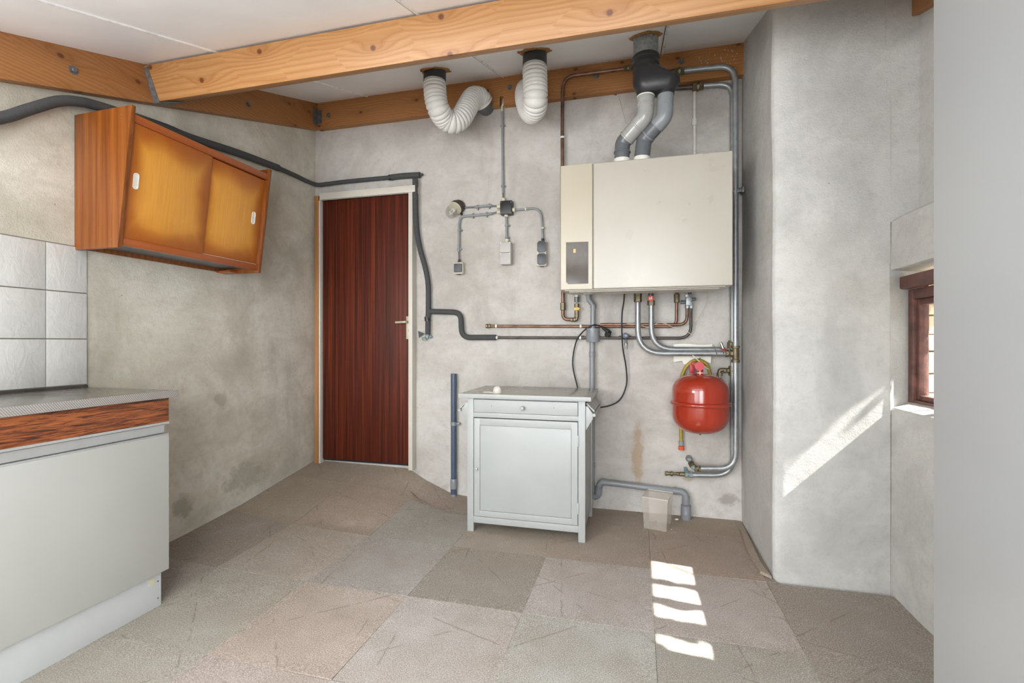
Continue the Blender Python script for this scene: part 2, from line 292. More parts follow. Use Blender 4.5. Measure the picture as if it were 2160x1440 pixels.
# ---------------------------------------------------------------- mesh helpers
class MB:
    def __init__(s): s.bm = bmesh.new()
    def box(s, x0, x1, y0, y1, z0, z1, bev=0.0, seg=2):
        r = bmesh.ops.create_cube(s.bm, size=1)['verts']
        for v in r: v.co = Vector(((x0+x1)/2 + v.co.x*(x1-x0), (y0+y1)/2 + v.co.y*(y1-y0), (z0+z1)/2 + v.co.z*(z1-z0)))
        if bev:
            es = list({e for v in r for e in v.link_edges})
            bmesh.ops.bevel(s.bm, geom=es, offset=bev, segments=seg, affect='EDGES', profile=.6)
        return s
    def prism(s, pts, ext, bev=0.0):
        ext = Vector(ext); a = [s.bm.verts.new(Vector(p)) for p in pts]; b = [s.bm.verts.new(Vector(p) + ext) for p in pts]
        k = len(a); fs = [s.bm.faces.new(a[::-1]), s.bm.faces.new(b)]
        for i in range(k): fs.append(s.bm.faces.new((a[i], a[(i+1) % k], b[(i+1) % k], b[i])))
        bmesh.ops.recalc_face_normals(s.bm, faces=fs)
        if bev:
            es = list({e for v in a+b for e in v.link_edges}); bmesh.ops.bevel(s.bm, geom=es, offset=bev, segments=2, affect='EDGES', profile=.6)
        return s
    def ring(s, c, t, up, r, seg):
        t = t.normalized(); a = (up - t*up.dot(t)).normalized(); b = t.cross(a)
        return [s.bm.verts.new(c + (a*math.cos(2*math.pi*i/seg) + b*math.sin(2*math.pi*i/seg))*r) for i in range(seg)], a
    def sweep(s, pts, r, seg=12, cap=True):
        pts = [Vector(p) for p in pts]; rs = r if isinstance(r, list) else [r]*len(pts)
        t0 = (pts[1]-pts[0]).normalized(); up = Vector((0, 0, 1)) if abs(t0.z) < .9 else Vector((1, 0, 0))
        prev = None; rings = []
        for i, p in enumerate(pts):
            t = (pts[min(i+1, len(pts)-1)] - pts[max(i-1, 0)])
            if t.length < 1e-9: t = t0
            rg, up = s.ring(p, t, up, rs[i], seg); rings.append(rg)
        fs = []
        for a, b in zip(rings, rings[1:]):
            for i in range(seg): fs.append(s.bm.faces.new((a[i], a[(i+1) % seg], b[(i+1) % seg], b[i])))
        if cap: fs.append(s.bm.faces.new(rings[0][::-1])); fs.append(s.bm.faces.new(rings[-1]))
        return s
    def tube(s, pts, r, seg=12, fil=0.0, cap=True): return s.sweep(fillet(pts, fil) if fil else pts, r, seg, cap)
    def cyl(s, p, q, r, seg=16, r2=None): return s.sweep([p, q], [r, r if r2 is None else r2], seg)
    def lathe(s, prof, c, axis=(0, 0, 1), seg=24):
        """prof = [(radius, height along axis)]"""
        ax = Vector(axis).normalized(); c = Vector(c); up = Vector((1, 0, 0)) if abs(ax.x) < .9 else Vector((0, 1, 0)); rings = []
        for (r, h) in prof: rings.append(s.ring(c + ax*h, ax, up, max(r, .0004), seg)[0])
        for a, b in zip(rings, rings[1:]):
            for i in range(seg): s.bm.faces.new((a[i], a[(i+1) % seg], b[(i+1) % seg], b[i]))
        s.bm.faces.new(rings[0][::-1]); s.bm.faces.new(rings[-1]); return s
    def ball(s, c, r, sc=(1, 1, 1), u=12, v=8):
        r_ = bmesh.ops.create_uvsphere(s.bm, u_segments=u, v_segments=v, radius=r)['verts']
        for q in r_: q.co = Vector((q.co.x*sc[0], q.co.y*sc[1], q.co.z*sc[2])) + Vector(c)
        return s
    def grid(s, P, nu, nv):
        g = [[s.bm.verts.new(P(i/nu, j/nv)) for j in range(nv+1)] for i in range(nu+1)]
        for i in range(nu):
            for j in range(nv): s.bm.faces.new((g[i][j], g[i+1][j], g[i+1][j+1], g[i][j+1]))
        return s
    def rough(s, cuts, amp, scale=3.0, maxlen=None):
        if cuts: bmesh.ops.subdivide_edges(s.bm, edges=s.bm.edges[:], cuts=cuts, use_grid_fill=True)
        for v in s.bm.verts: v.co += noise.noise_vector(v.co*scale)*amp
        return s
    def build(s, name, mat, parent=None, sharp=35, origin=None):
        me = bpy.data.meshes.new(name)
        if parent is not None: off = wloc(parent)
        elif origin is not None: off = Vector(origin)
        else:
            vs = [v.co for v in s.bm.verts]
            off = Vector(((min(v.x for v in vs)+max(v.x for v in vs))/2, (min(v.y for v in vs)+max(v.y for v in vs))/2, min(v.z for v in vs)))
        for v in s.bm.verts: v.co -= off
        s.bm.normal_update(); s.bm.to_mesh(me); s.bm.free()
        for p in me.polygons: p.use_smooth = True
        me.set_sharp_from_angle(angle=math.radians(sharp))
        me.materials.append(M[mat]); o = bpy.data.objects.new(name, me); C.objects.link(o)
        if parent is not None: o.parent = parent
        else: o.location = off
        return o
def wloc(o):
    v = Vector((0, 0, 0))
    while o is not None: v += Vector(o.location); o = o.parent
    return v
def fillet(pts, rad, n=7):
    pts = [Vector(p) for p in pts]; out = [pts[0]]
    for i in range(1, len(pts)-1):
        a, b, c = pts[i-1], pts[i], pts[i+1]; u = (a-b); w_ = (c-b); lu, lw = u.length, w_.length; u.normalize(); w_.normalize()
        ang = u.angle(w_)
        if ang > 3.10: out.append(b); continue
        d = min(rad/math.tan(ang/2), lu*.48, lw*.48); p, q = b+u*d, b+w_*d
        for k in range(n+1):
            t = k/n; out.append(p*(1-t)**2 + b*2*t*(1-t) + q*t*t)
    out.append(pts[-1]); return out
def spline(pts, n=8):
    pts = [Vector(p) for p in pts]; P = [pts[0]*2-pts[1]] + pts + [pts[-1]*2-pts[-2]]; out = []
    for i in range(1, len(P)-2):
        a, b, c, d = P[i-1:i+3]
        for k in range(n):
            t = k/n; out.append(.5*((2*b) + (c-a)*t + (2*a-5*b+4*c-d)*t*t + (3*b-a-3*c+d)*t**3))
    out.append(pts[-1]); return out
def tag(o, label, cat, group=None):
    o['label'] = label; o['category'] = cat
    if group: o['group'] = group
    return o
def thing(name, label, cat, loc, group=None):
    o = bpy.data.objects.new(name, None); C.objects.link(o); o.location = loc; o.empty_display_size = .05
    return tag(o, label, cat, group)
def struct(o, label=None):
    o['kind'] = 'structure'
    if label: o['label'] = label
    return o
def lab(o, label): o['label'] = label; return o

# ================================================================ room shell
O0 = (0, 0, 0); YF = -1.6
def slab(P, nu, nv, back, amp=.004, name='wall', mat='plaster_back', sc=1.7):
    """a wall: rough front sheet P(u, v), plain back sheet `back` behind it, joined at the rim"""
    mb = MB(); bk = Vector(back)
    def Q(u, v):
        p = Vector(P(u, v)); e = min(1, 8*min(u, 1-u), 8*min(v, 1-v)); return p + bk.normalized()*noise.noise(p*sc)*amp*2*e
    mb.grid(Q, nu, nv); r = bmesh.ops.extrude_face_region(mb.bm, geom=mb.bm.faces[:])
    for v in [g for g in r['geom'] if isinstance(g, bmesh.types.BMVert)]: v.co += bk
    bmesh.ops.recalc_face_normals(mb.bm, faces=mb.bm.faces[:])
    return struct(mb.build(name, mat, origin=O0, sharp=40))

slab(lambda u, v: (XL - .1 + u*(.625 - XL + .1), D, -.05 + v*(ceil_z(D) + .06)), 60, 56, (0, .14, 0), .003, 'wall_back', 'plaster_back')
wall_left = slab(lambda u, v: (XL, YF + u*(D - YF), -.05 + v*(ceil_z(YF + u*(D - YF)) + .06)), 70, 44, (-.14, 0, 0), .004, 'wall_left', 'plaster_left')
# chimney-breast-like projection: its side (X .61) and its face (Y 2.455), one rounded arris
def breast(u, v):
    pts = [(.619, D+.02), (.610, 2.52), (.606, 2.478), (.616, 2.462), (.636, 2.455), (1.068, 2.457)]
    L = [0]
    for a, b in zip(pts, pts[1:]): L.append(L[-1] + math.hypot(b[0]-a[0], b[1]-a[1]))
    us = [0, .36, .45, .52, .58, 1.0]; k = max(i for i in range(6) if us[i] <= u + 1e-9); k = min(k, 4)
    t = (u-us[k])/(us[k+1]-us[k]); x = pts[k][0]*(1-t)+pts[k+1][0]*t; y = pts[k][1]*(1-t)+pts[k+1][1]*t
    z = -.05 + v*(ceil_z(y) + .06); wgl = noise.noise(Vector((3, 1, z*1.6)))*.008
    return Vector((x + wgl*(1 if us[k] > .2 else 0)*(1-t if k == 4 else 1), y, z))
mb = MB(); mb.grid(breast, 50, 60)
for v in mb.bm.verts:
    if v.co.x < 1.02: v.co += Vector((1, .6, 0))*noise.noise(v.co*2.2)*.004
r = bmesh.ops.extrude_face_region(mb.bm, geom=mb.bm.faces[:])
for v in [g for g in r['geom'] if isinstance(g, bmesh.types.BMVert)]:
    v.co = Vector((min(max(v.co.x, .62) + .12, 1.066), max(v.co.y, 2.46) + .10, v.co.z))
bmesh.ops.recalc_face_normals(mb.bm, faces=mb.bm.faces[:])
# keep the deep window recess open where the face would close it
struct(mb.build('wall_breast', 'plaster_right', origin=O0, sharp=50))

# right wall with its thick lower part, ledge and deep window recess
XR, XU, XO = 1.07, 1.175, 1.50; W0, W1 = 1.60, 2.455
mb = MB()
mb.prism([(XR, YF, -.05), (XO, YF, -.05), (XO, YF, .80), (XR+.10, YF, .838), (XR+.008, YF, .812), (XR, YF, .80)], (0, 2.9-YF, 0))
mb.box(XR, XO, YF, W0, .80, 1.63)
mb.prism([(XR, YF, 1.41), (XO, YF, 1.41), (XO, YF, 1.63), (XR+.01, YF, 1.63), (XR, YF, 1.62)], (0, 2.9-YF, 0))
mb.rough(0, 0)

mb.box(XU, XO, YF, 2.9, 1.60, 3.0); mb.box(1.05, XO, 2.456, 2.9, 1.62, 3.0)
# splayed far reveal
mb.prism([(XR-.005, W1, .78), (1.162, 2.515, .78), (1.215, 2.515, .78), (1.5, 2.64, .78), (1.5, 2.9, .78), (XR-.005, 2.9, .78)], (0, 0, .66))
mb.rough(0, 0)
def cutlen(bm, L):
    for _ in range(5):
        es = [e for e in bm.edges if e.calc_length() > L]
        if not es: break
        bmesh.ops.subdivide_edges(bm, edges=es, cuts=1, use_grid_fill=False)
    bmesh.ops.triangulate(bm, faces=bm.faces[:])
cutlen(mb.bm, .16)
for v in mb.bm.verts: v.co += noise.noise_vector(v.co*4.0)*.006 + noise.noise_vector(v.co*14)*.002
wall_right = struct(mb.build('wall_right', 'plaster_right', origin=O0, sharp=38))
# rough stone blocks of the outer jamb seen through the pane
z = .80
for k in range(7):
    h = .075 + .02*((k*37) % 3)/2; wob = .012*((k*5) % 3)
    st = MB().prism([(1.222, 2.487+wob*.4, z+.004), (1.52, 2.61+wob*.5, z+.004), (1.52, 2.8, z+.004), (1.222, 2.8, z+.004)], (0, 0, h-.006), .008).rough(1, .004, 9).build('stone', 'stone', wall_right); z += h
mb = MB().box(XU+.4, 5.5, -3, 7, -.3, -.06); struct(mb.build('ground_outside', 'ground', origin=O0))

# front wall behind the camera with a wide opening added to let fill light in
mb = MB(); zc = ceil_z(YF) + .06
for b in ((XL-.1, -2.05, -.05, zc), (-.62, -.5, -.05, zc), (.78, XR+.1, -.05, zc)): mb.box(b[0], b[1], YF-.14, YF, b[2], b[3])
mb.box(XL-.1, XR+.1, YF-.14, YF, 2.03, zc); mb.box(XL-.1, XR+.1, YF-.14, YF, -.05, .24)
struct(mb.build('wall_front', 'panel', origin=O0))

# ceiling: white sandwich panels with seams, rising towards the back wall
mb = MB(); mb.prism([(XL-.1, YF-.1, ceil_z(0)+.03), (XL-.1, 1.0, ceil_z(1)+.03), (XL-.1, D+.12, ceil_z(D+.12)+.03), (XL-.1, D+.12, ceil_z(D)+.17), (XL-.1, 1.0, ceil_z(1)+.15), (XL-.1, YF-.1, ceil_z(0)+.15)], (XR+.6-XL, 0, 0))
ceiling = struct(mb.build('ceiling', 'seam', origin=O0))
sx = [XL-.1, -1.94, -.90, .14, 1.19, 1.66]
for a, b in zip(sx, sx[1:]):
    mb = MB(); g = .0035
    mb.prism([(a+g, YF-.05, ceil_z(0)), (a+g, 1.0, ceil_z(1)), (a+g, D+.1, ceil_z(D+.1)), (a+g, D+.1, ceil_z(D+.1)+.028), (a+g, 1.0, ceil_z(1)+.028), (a+g, YF-.05, ceil_z(0)+.028)], (b-a-2*g, 0, 0))
    mb.build('ceiling_panel', 'panel', ceiling)
    if b < 1.5:   # thin raised joint strip along the seam
        MB().sweep([(b+.012, 1.0, ceil_z(1)-.002), (b+.012, D, ceil_z(D)-.002)], .0055, 8).build('seam_bead', 'bead', ceiling)

# floor: rough base and worn carpet tiles laid over its rise at the door
mb = MB(); mb.grid(lambda u, v: Vector((XL-.1+u*(1.3-XL), YF-.1+v*(D+.2-YF), floor_z(XL-.1+u*(1.3-XL), YF-.1+v*(D+.2-YF))-.012)), 40, 50)
r = bmesh.ops.extrude_face_region(mb.bm, geom=mb.bm.faces[:])
for v in [g for g in r['geom'] if isinstance(g, bmesh.types.BMVert)]: v.co.z = -.10
bmesh.ops.recalc_face_normals(mb.bm, faces=mb.bm.faces[:])
floor = struct(mb.build('floor', 'screed', origin=O0))
gx = [XL, -1.97, -1.466, -.962, -.452, .062, .570, 1.08]
gy = [YF, -1.19, -.68, -.17, .345, .86, 1.373, 1.905, 2.43, 2.95, D]
G, P_, K, B_, L_ = s2l(168, 165, 157), s2l(182, 170, 161), s2l(152, 144, 135), s2l(172, 157, 143), s2l(186, 181, 175)
tint = {5: [G, G, P_, L_, L_, L_, G], 6: [G, G, P_, L_, L_, G, K], 7: [K, P_, G, K, L_, L_, K], 8: [B_, B_, G, B_, B_, B_, K], 9: [B_, B_, B_, B_, B_, B_, B_]}
rnd = random.Random(4)
for j in range(len(gy)-1):
    for i in range(len(gx)-1):
        x0, x1, y0, y1 = gx[i], gx[i+1], gy[j], gy[j+1]
        if y0 > 2.2 and x0 > .5: x1 = .612
        if y0 < 2.44 < y1 and x0 > .5: pass
        if x1 - x0 < .03: continue
        bumpy = (x0 < -.95 and y1 > 1.8); nn = 12 if bumpy else (5 if j > 4 else 2)
        skew = [rnd.uniform(-.006, .006) for _ in range(8)]; lift = [rnd.uniform(0, .003) for _ in range(4)]; gp = .0004
        def P(u, v, x0=x0, x1=x1, y0=y0, y1=y1, lift=lift, skew=skew):
            x = x0 + gp + skew[0]*.08 + u*(x1-x0-2*gp); y = y0 + gp*2.5 + v*(y1-y0-5*gp) + (skew[1]*(1-u)+skew[2]*u)*.35
            lf = lift[0]*(1-u)*(1-v)+lift[1]*u*(1-v)+lift[2]*u*v+lift[3]*(1-u)*v
            return Vector((x, y, floor_z(x, y) + lf*(max(abs(u-.5), abs(v-.5))*2)**6))
        mb = MB(); mb.grid(P, nn, nn)
        r = bmesh.ops.extrude_face_region(mb.bm, geom=mb.bm.faces[:])
        for v in [g for g in r['geom'] if isinstance(g, bmesh.types.BMVert)]: v.co.z -= .009
        bmesh.ops.recalc_face_normals(mb.bm, faces=mb.bm.faces[:])
        o = mb.build('carpet_tile', 'carpet', floor)
        c = tint[j][i] if j in tint else rnd.choice([G, P_, L_, G])
        o.color = tuple(q*rnd.uniform(.96, 1.04) for q in c) + (1,)
# strip of curled carpet along the projection and the torn edge by the door hump
for pts, nm in (([(.60, 3.05), (.592, 2.80), (.585, 2.60), (.597, 2.46), (.56, 2.50), (.552, 2.75), (.575, 3.03)], 'carpet_strip'),):
    mb = MB(); mb.prism([(x, y, .004) for x, y in pts], (0, 0, .014)); mb.rough(1, .003, 12); o = mb.build(nm, 'carpet', floor); o.color = B_ + (1,)
e0 = [(-1.50, 3.02), (-1.40, 2.96), (-1.25, 2.92), (-1.08, 2.89), (-.93, 2.90)]
mb = MB().sweep(spline([(x, y, floor_z(x, y)+.008) for x, y in e0]), .004, 6); o = mb.build('carpet_fold', 'carpet', floor); o.color = s2l(96, 82, 68) + (1,)

# near white partition at the right-hand side
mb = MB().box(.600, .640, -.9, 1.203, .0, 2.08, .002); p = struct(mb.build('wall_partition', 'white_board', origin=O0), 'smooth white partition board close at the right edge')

# ---------------------------------------------------------------- window
win = bpy.data.objects.new('window_1', None); C.objects.link(win); win.location = (1.14, 2.05, .84); struct(win, 'small deep-set window with flaking red-brown frame')
WX = 1.160; WY0, WY1, WZ0, WZ1 = 1.60, 2.513, .832, 1.329
def fr(y0, y1, z0, z1, x0, x1, bev, name, mat='window_paint'): return MB().box(x0, x1, y0, y1, z0, z1, bev).rough(1, .0012, 20).build(name, mat, win)
s0 = WY1-.038; s1 = WY1-.060
fr(s0, WY1, WZ0, WZ1, WX-.002, WX+.06, .004, 'frame_stile'); fr(WY0, WY0+.04, WZ0, WZ1, WX-.002, WX+.06, .004, 'frame_stile')
fr(WY0, WY1, WZ0, WZ0+.014, WX, WX+.06, .003, 'frame_rail'); fr(WY0, WY1, WZ1-.045, WZ1, WX, WX+.06, .004, 'frame_rail')
fr(s1, s0, WZ0+.015, WZ1-.046, WX+.012, WX+.046, .006, 'sash_stile'); fr(WY0+.04, WY0+.08, WZ0+.015, WZ1-.046, WX+.012, WX+.046, .006, 'sash_stile')
fr(WY0+.08, s1, WZ0+.015, WZ0+.036, WX+.013, WX+.046, .005, 'sash_rail'); fr(WY0+.08, s1, WZ1-.072, WZ1-.046, WX+.013, WX+.046, .005, 'sash_rail')
fr(2.02, 2.04, WZ0+.036, WZ1-.072, WX+.014, WX+.044, .005, 'glazing_bar')
MB().box(WX+.028, WX+.031, WY0+.08, 2.02, WZ0+.034, WZ1-.07).build('pane', 'glass', win); MB().box(WX+.028, WX+.031, 2.04, s1, WZ0+.034, WZ1-.07).build('pane', 'glass', win)
MB().box(1.118, 1.165, 1.5, 2.53, 1.332, 1.385, .006).rough(2, .004, 11).build('lintel_board', 'window_paint', win)

# ---------------------------------------------------------------- door
door = bpy.data.objects.new('door_1', None); C.objects.link(door); door.location = (-1.95, 3.19, .19); struct(door, 'dark mahogany flush door in a white frame')
YL = 3.198
l0, r0 = PY(681, 720, YL).x, PY(865.5, 720, YL).x; zt = PY(681, 421, YL).z; zb = PY(681, 967, YL).z
MB().box(l0, r0, YL, D+.02, zb+.004, zt, .001).build('door_leaf', 'mahog', door)
MB().box(l0-.03, r0+.03, YL+.012, D+.03, zb-.012, zb+.003).build('threshold', 'dark_gap', door)
yc = YL-.045; x0c, x1c = PY(674, 720, yc).x, PY(875, 720, yc).x; z0c, z1c = PY(674, 421, yc).z, PY(674, 407.5, yc).z
MB().box(x0c, x1c, yc, D+.004, z0c, z1c, .002).build('head_casing', 'door_white', door)
MB().box(l0-.012, r0+.02, yc+.022, D, zt+.002, z0c, .001).build('head_jamb', 'door_white', door)
MB().box(r0+.004, r0+.034, yc+.006, D, zb-.03, z0c, .002).build('jamb', 'door_white', door)
MB().box(l0-.018, l0-.003, yc+.018, D, zb-.03, z0c, .002).build('jamb', 'door_white', door)
lab(MB().box(l0-.052, l0-.020, yc+.014, D, zb-.03, z1c-.012, .002).build('edge_strip', 'jamb_wood', door), 'bare brown timber strip left of the frame')
a = PY(858, 667, YL); b = PY(865, 715, YL)
pl_ = MB().box(a.x-.001, b.x+.004, YL-.008, YL+.002, b.z, a.z, .002).build('lock_plate', 'nickel', door)
kz = PY(860, 697, YL).z; MB().box(b.x-.010, b.x-.002, YL-.010, YL-.006, kz-.008, kz+.008).build('keyhole', 'dark_gap', pl_)
hz = PY(855, 679.5, YL).z; hx = (a.x+b.x)/2+.004
MB().tube([(hx, YL-.005, hz), (hx, YL-.055, hz), (PY(834, 680, YL-.055).x, YL-.052, hz-.002)], .0085, 12, .012).build('handle', 'nickel', door)

# ---------------------------------------------------------------- tiles above the worktop
def tiles():
    zs = [.908, 1.111, 1.315, 1.518]
    y = 1.622; k = 0
    src = None
    MB().box(XL-.01, XL+.006, .05, 1.624, .900, 1.521).build('tile_bed', 'grout', wall_left)
    while y > .1:
        for r_ in range(3):
            MB().box(XL+.002, XL+.0115, y-.157+.0022, y-.0008, zs[r_]+.0022, zs[r_+1]-.0022, .0015).build('tile', 'tile', wall_left)
        y -= .157
tiles()

# ---------------------------------------------------------------- roof timbers
def beam_bolt(p, nrm, par, r=.011):
    nrm = Vector(nrm).normalized(); MB().lathe([(r*1.7, 0), (r*1.7, .002), (r, .002), (r, .009), (r*.8, .011)], p, nrm, 12).build('bolt', 'iron', par)
al = math.atan(.33); su, cu = math.sin(al), math.cos(al)
# wall plate rafter on the left wall
t = thing('rafter', 'pine rafter sloping up along the top of the left wall', 'beam', (XL+.03, 2.0, 2.3), None)
def zb_l(y): return 2.11 + .321*(y-1.322)
mb = MB(); mb.prism([(XL-.005, .2, zb_l(.2)), (XL-.005, 1.0, zb_l(1.0)), (XL-.005, D, zb_l(D)), (XL-.005, D, ceil_z(D)+.003), (XL-.005, 1.0, ceil_z(1.0)), (XL-.005, .2, ceil_z(.2))], (.060, 0, 0), .003)
mb.build('timber', 'pine_y', t)
for px, py in ((155, 148), (524, 220)): beam_bolt(PX(px, py, XL+.055), (1, 0, 0), t)
# matching rafter on the right wall
t = thing('rafter', 'short piece of pine rafter seen at the top right beside the white partition', 'beam', (1.14, 2.3, 2.5), None)
mb = MB(); mb.prism([(1.145, .2, zb_l(.2)+.03), (1.145, 1.0, zb_l(1.0)+.03), (1.145, 2.455, zb_l(2.455)+.03), (1.145, 2.455, ceil_z(2.455)+.003), (1.145, 1.0, ceil_z(1.0)), (1.145, .2, ceil_z(.2))], (.05, 0, 0), .003)
mb.build('timber', 'pine_y', t)
# main purlin, square to the roof slope
t = thing('purlin', 'long pine purlin crossing the whole room below the ceiling, full of knots', 'beam', (-.6, 1.9, 2.35), None)
yb, zbm = 1.898, 2.300; hgt = .160; th_ = .072
def pp(a, b): return (0, yb + a*cu - b*su, zbm + a*su + b*cu)     # a across, b up, in the tilted section
x0b, x1b = XL+.05, 1.18
hb = lambda a: ((ceil_z(yb)+.002) )
mb = MB(); sec = [pp(0, 0), pp(th_, 0), pp(th_, hgt+.004), pp(0, hgt+.004)]
mb.prism([(x0b, q[1], q[2]) for q in sec], (x1b-x0b, 0, 0), .004); mb.build('timber', 'pine_x', t)
mb = MB(); hx0 = x0b; sec2 = [pp(-.003, -.004), pp(-.001, hgt), pp(-.001+.002, hgt), pp(0, -.004)]
mb.prism([(hx0+.001, *pp(-.0035, -.004)[1:]), (hx0+.040, *pp(-.0035, -.004)[1:]), (hx0+.026, *pp(-.0035, hgt-.005)[1:]), (hx0+.001, *pp(-.0035, hgt-.005)[1:])], (0, .003*cu, .003*su))
mb.prism([(hx0+.001, *pp(-.0035, -.0045)[1:]), (hx0+.075, *pp(-.0035, -.0045)[1:]), (hx0+.12, *pp(th_, -.0045)[1:]), (hx0+.001, *pp(th_, -.0045)[1:])], (0, -.003*su, -.003*cu))
lab(mb.build('joist_hanger', 'iron', t), 'dull steel hanger strap at the left end')
# wall plate on the back wall
t = thing('wall_plate', 'pine wall plate running along the top of the back wall', 'beam', (-.9, 3.2, 2.72), None)
yp = D-.050; zlo = 2.712; nx0, nx1 = PY(1004, 205, yp).x, PY(1030, 205, yp).x; mx0, mx1 = PY(1054, 210, yp).x, PY(1062, 210, yp).x
zn = PY(1017, 190, yp).z; zn2 = PY(1058, 203, yp).z
mb = MB()
for a, b, c in ((XL+.05, nx0, zlo), (nx0, nx1, zn), (nx1, mx0, zlo), (mx0, mx1, zn2), (mx1, .622, zlo)):
    ztop = ceil_z(yp)+.001; mb.prism([(a, yp, c), (a, D+.005, c), (a, D+.005, ceil_z(D)+.002), (a, yp, ztop)], (b-a, 0, 0))
mb.build('timber', 'pine_x2', t)
for px, py in ((693, 243), (1076, 184), (1258, 160), (1437, 130)): beam_bolt(PY(px, py, yp), (0, -1, 0), t)
a = PY(663, 225, yp-.004); mb = MB()
mb.box(XL+.056, XL+.059, yp-.050, yp-.001, zlo+.02, zlo+.15); mb.box(XL+.056, XL+.095, yp-.003, yp, zlo+.035, zlo+.135)
lab(mb.build('angle_bracket', 'iron', t), 'dull steel angle bracket in the left corner')

# ================================================================ kitchen run at the left
t = thing('kitchen_base_cabinet', 'white kitchen base cabinet with rosewood top panel and recessed plinth', 'cabinet', (-2.15, .9, 0))
KE = 1.603; KS = -.35; KX = -1.905
MB().box(XL+.012, KX-.02, KS, KE-.004, .150, .864).build('carcass', 'white_mel', t)
MB().box(XL+.02, -1.928, KS, 1.588, 0.0, .148, .001).build('plinth', 'plinth', t)
MB().box(KX-.018, KX, KS, KE, .766, .864, .0008).build('top_panel', 'rosewood', t)
MB().box(KX-.02, KX+.001, KS, KE+.001, .7565, .7655).build('trim_rail', 'alu_rail', t)
mb = MB(); mb.prism([(KX-.022, KS, .755), (KX-.001, KS, .755), (KX-.008, KS, .7535), (KX-.012, KS, .720), (KX-.022, KS, .716)], (0, KE-.012-KS, 0)); mb.build('grip_channel', 'alu_rail', t)
for a, b in ((.80, KE), (0.22, .797), (KS, .217)):
    d = MB().box(KX-.019, KX+.001, a, b, .147, .712, .0015).build('door', 'white_mel', t)
    MB().box(KX-.019, KX+.0015, a, b, .7122, .7165, .0006).build('door_edge', 'alu_rail', d)
for zz in (.105, .035): MB().lathe([(.0035, 0), (.0035, .001)], (-1.928, 1.574, zz), (1, 0, 0), 10).build('screw', 'iron', t)
MB().box(-1.9282, -1.9272, 1.535, 1.560, .10, .128).build('tape_patch', 'cream', t)
t = thing('worktop', 'steel kitchen worktop with ribbed front edge on the white base cabinet', 'worktop', (-2.14, .9, .866))
MB().box(XL+.004, -1.888, KS, 1.631, .867, .8945, .001).build('top', 'steel_top', t)
MB().box(-1.889, -1.885, KS, 1.632, .8665, .8965, .0008).build('front_edge', 'ribbed', t)
MB().box(XL+.004, -1.889, 1.6305, 1.634, .8665, .8947, .0008).build('end_edge', 'ribbed', t)
MB().box(XL+.001, XL+.010, KS, 1.626, .894, .906).build('dark_gap_strip', 'copper_dark', t)  # dark strip painted in for the shadowy gap between tiles and worktop

# wall cupboard with sloping front
t = thing('wall_cupboard', 'orange-brown veneered wall cupboard with two sliding doors hung above the tiles', 'cupboard', (-2.25, 1.98, 1.5))
CY0, CY1, CB, CT = 1.575, 2.385, 1.503, 2.102; XB, XT = -2.149, -2.070
def fx(z, off=0): return XB + (XT-XB)*(z-CB)/(CT-CB) - off
XBk = XL+.006
for y0, nm in ((CY0, 'side_panel'), (CY1-.018, 'side_panel')):
    MB().prism([(XBk, y0, CB), (fx(CB), y0, CB), (fx(CT), y0, CT), (XBk, y0, CT-.006)], (0, .018, 0), .001).build(nm, 'teak_side', t)
yi0, yi1 = CY0+.018, CY1-.018
def fpan(z0, z1, y0, y1, off, thk, name, mat, par=None, bev=.0008):
    return MB().prism([(fx(z0, off), y0, z0), (fx(z1, off), y0, z1), (fx(z1, off+thk), y0, z1), (fx(z0, off+thk), y0, z0)], (0, y1-y0, 0), bev).build(name, mat, par or t)
fpan(2.040, 2.072, yi0, yi1, .006, .022, 'top_rail', 'teak_rail'); fpan(1.517, 1.548, yi0, yi1, .006, .022, 'bottom_rail', 'teak_rail')
MB().box(XBk, fx(2.05, .02), yi0, yi1, 2.048, 2.066).build('top_board', 'teak_rail', t)
lab(MB().box(XBk+.015, fx(1.53, .02), yi0, yi1, 1.530, 1.545).build('bottom_board', 'pvc_dark', t), 'dark grey underside board')
MB().box(XBk, XBk+.015, yi0, yi1, CB+.006, 2.05, .001).build('back_board', 'teak_side', t)
MB().box(XBk, -2.30, yi1-.05, yi1+.002, CB+.001, CB+.012).build('corner_block', 'teak_rail', t)
ym = PX(427, 400, fx(1.8)).y; ym = 1.985
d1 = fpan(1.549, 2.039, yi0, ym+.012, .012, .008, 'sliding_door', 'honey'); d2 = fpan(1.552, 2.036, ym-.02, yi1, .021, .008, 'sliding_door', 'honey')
MB().tube([(fx(1.551, .018), ym+.012, 1.551), (fx(1.551, .018), yi1-.008, 1.551)], .0016, 6).build('door_track', 'offwhite', t)
def pull(px, py, par, off):
    p = PX(px, py, fx(1.75, off)); p = PX(px, py, fx(p.z, off)); sl_ = Vector((XT-XB, 0, CT-CB)).normalized(); nr = Vector((sl_.z, 0, -sl_.x))
    mb = MB(); L, R = .023, .0125; ring = []
    for k in range(24):
        a = 2*math.pi*k/24; cy, cz = R*math.cos(a), R*math.sin(a) + (L if math.sin(a) > 0 else -L); ring.append((cy, cz))
    def rg(s_, o): return [mb.bm.verts.new(p + Vector((0, c_*s_, 0)) + sl_*(d_-(1-s_)*.4*d_ if False else d_*(1-(1-s_)*.35)) + nr*o) for c_, d_ in ring]
    R_ = [rg(1, -.001), rg(1, .0025), rg(.72, .0025), rg(.66, .0009)]
    for A, B in zip(R_, R_[1:]):
        for i in range(24): mb.bm.faces.new((A[i], A[(i+1) % 24], B[(i+1) % 24], B[i]))
    mb.bm.faces.new(R_[-1]); mb.bm.faces.new(R_[0][::-1]); bmesh.ops.recalc_face_normals(mb.bm, faces=mb.bm.faces[:])
    lab(mb.build('recessed_pull', 'offwhite', par), 'oval white recessed pull')
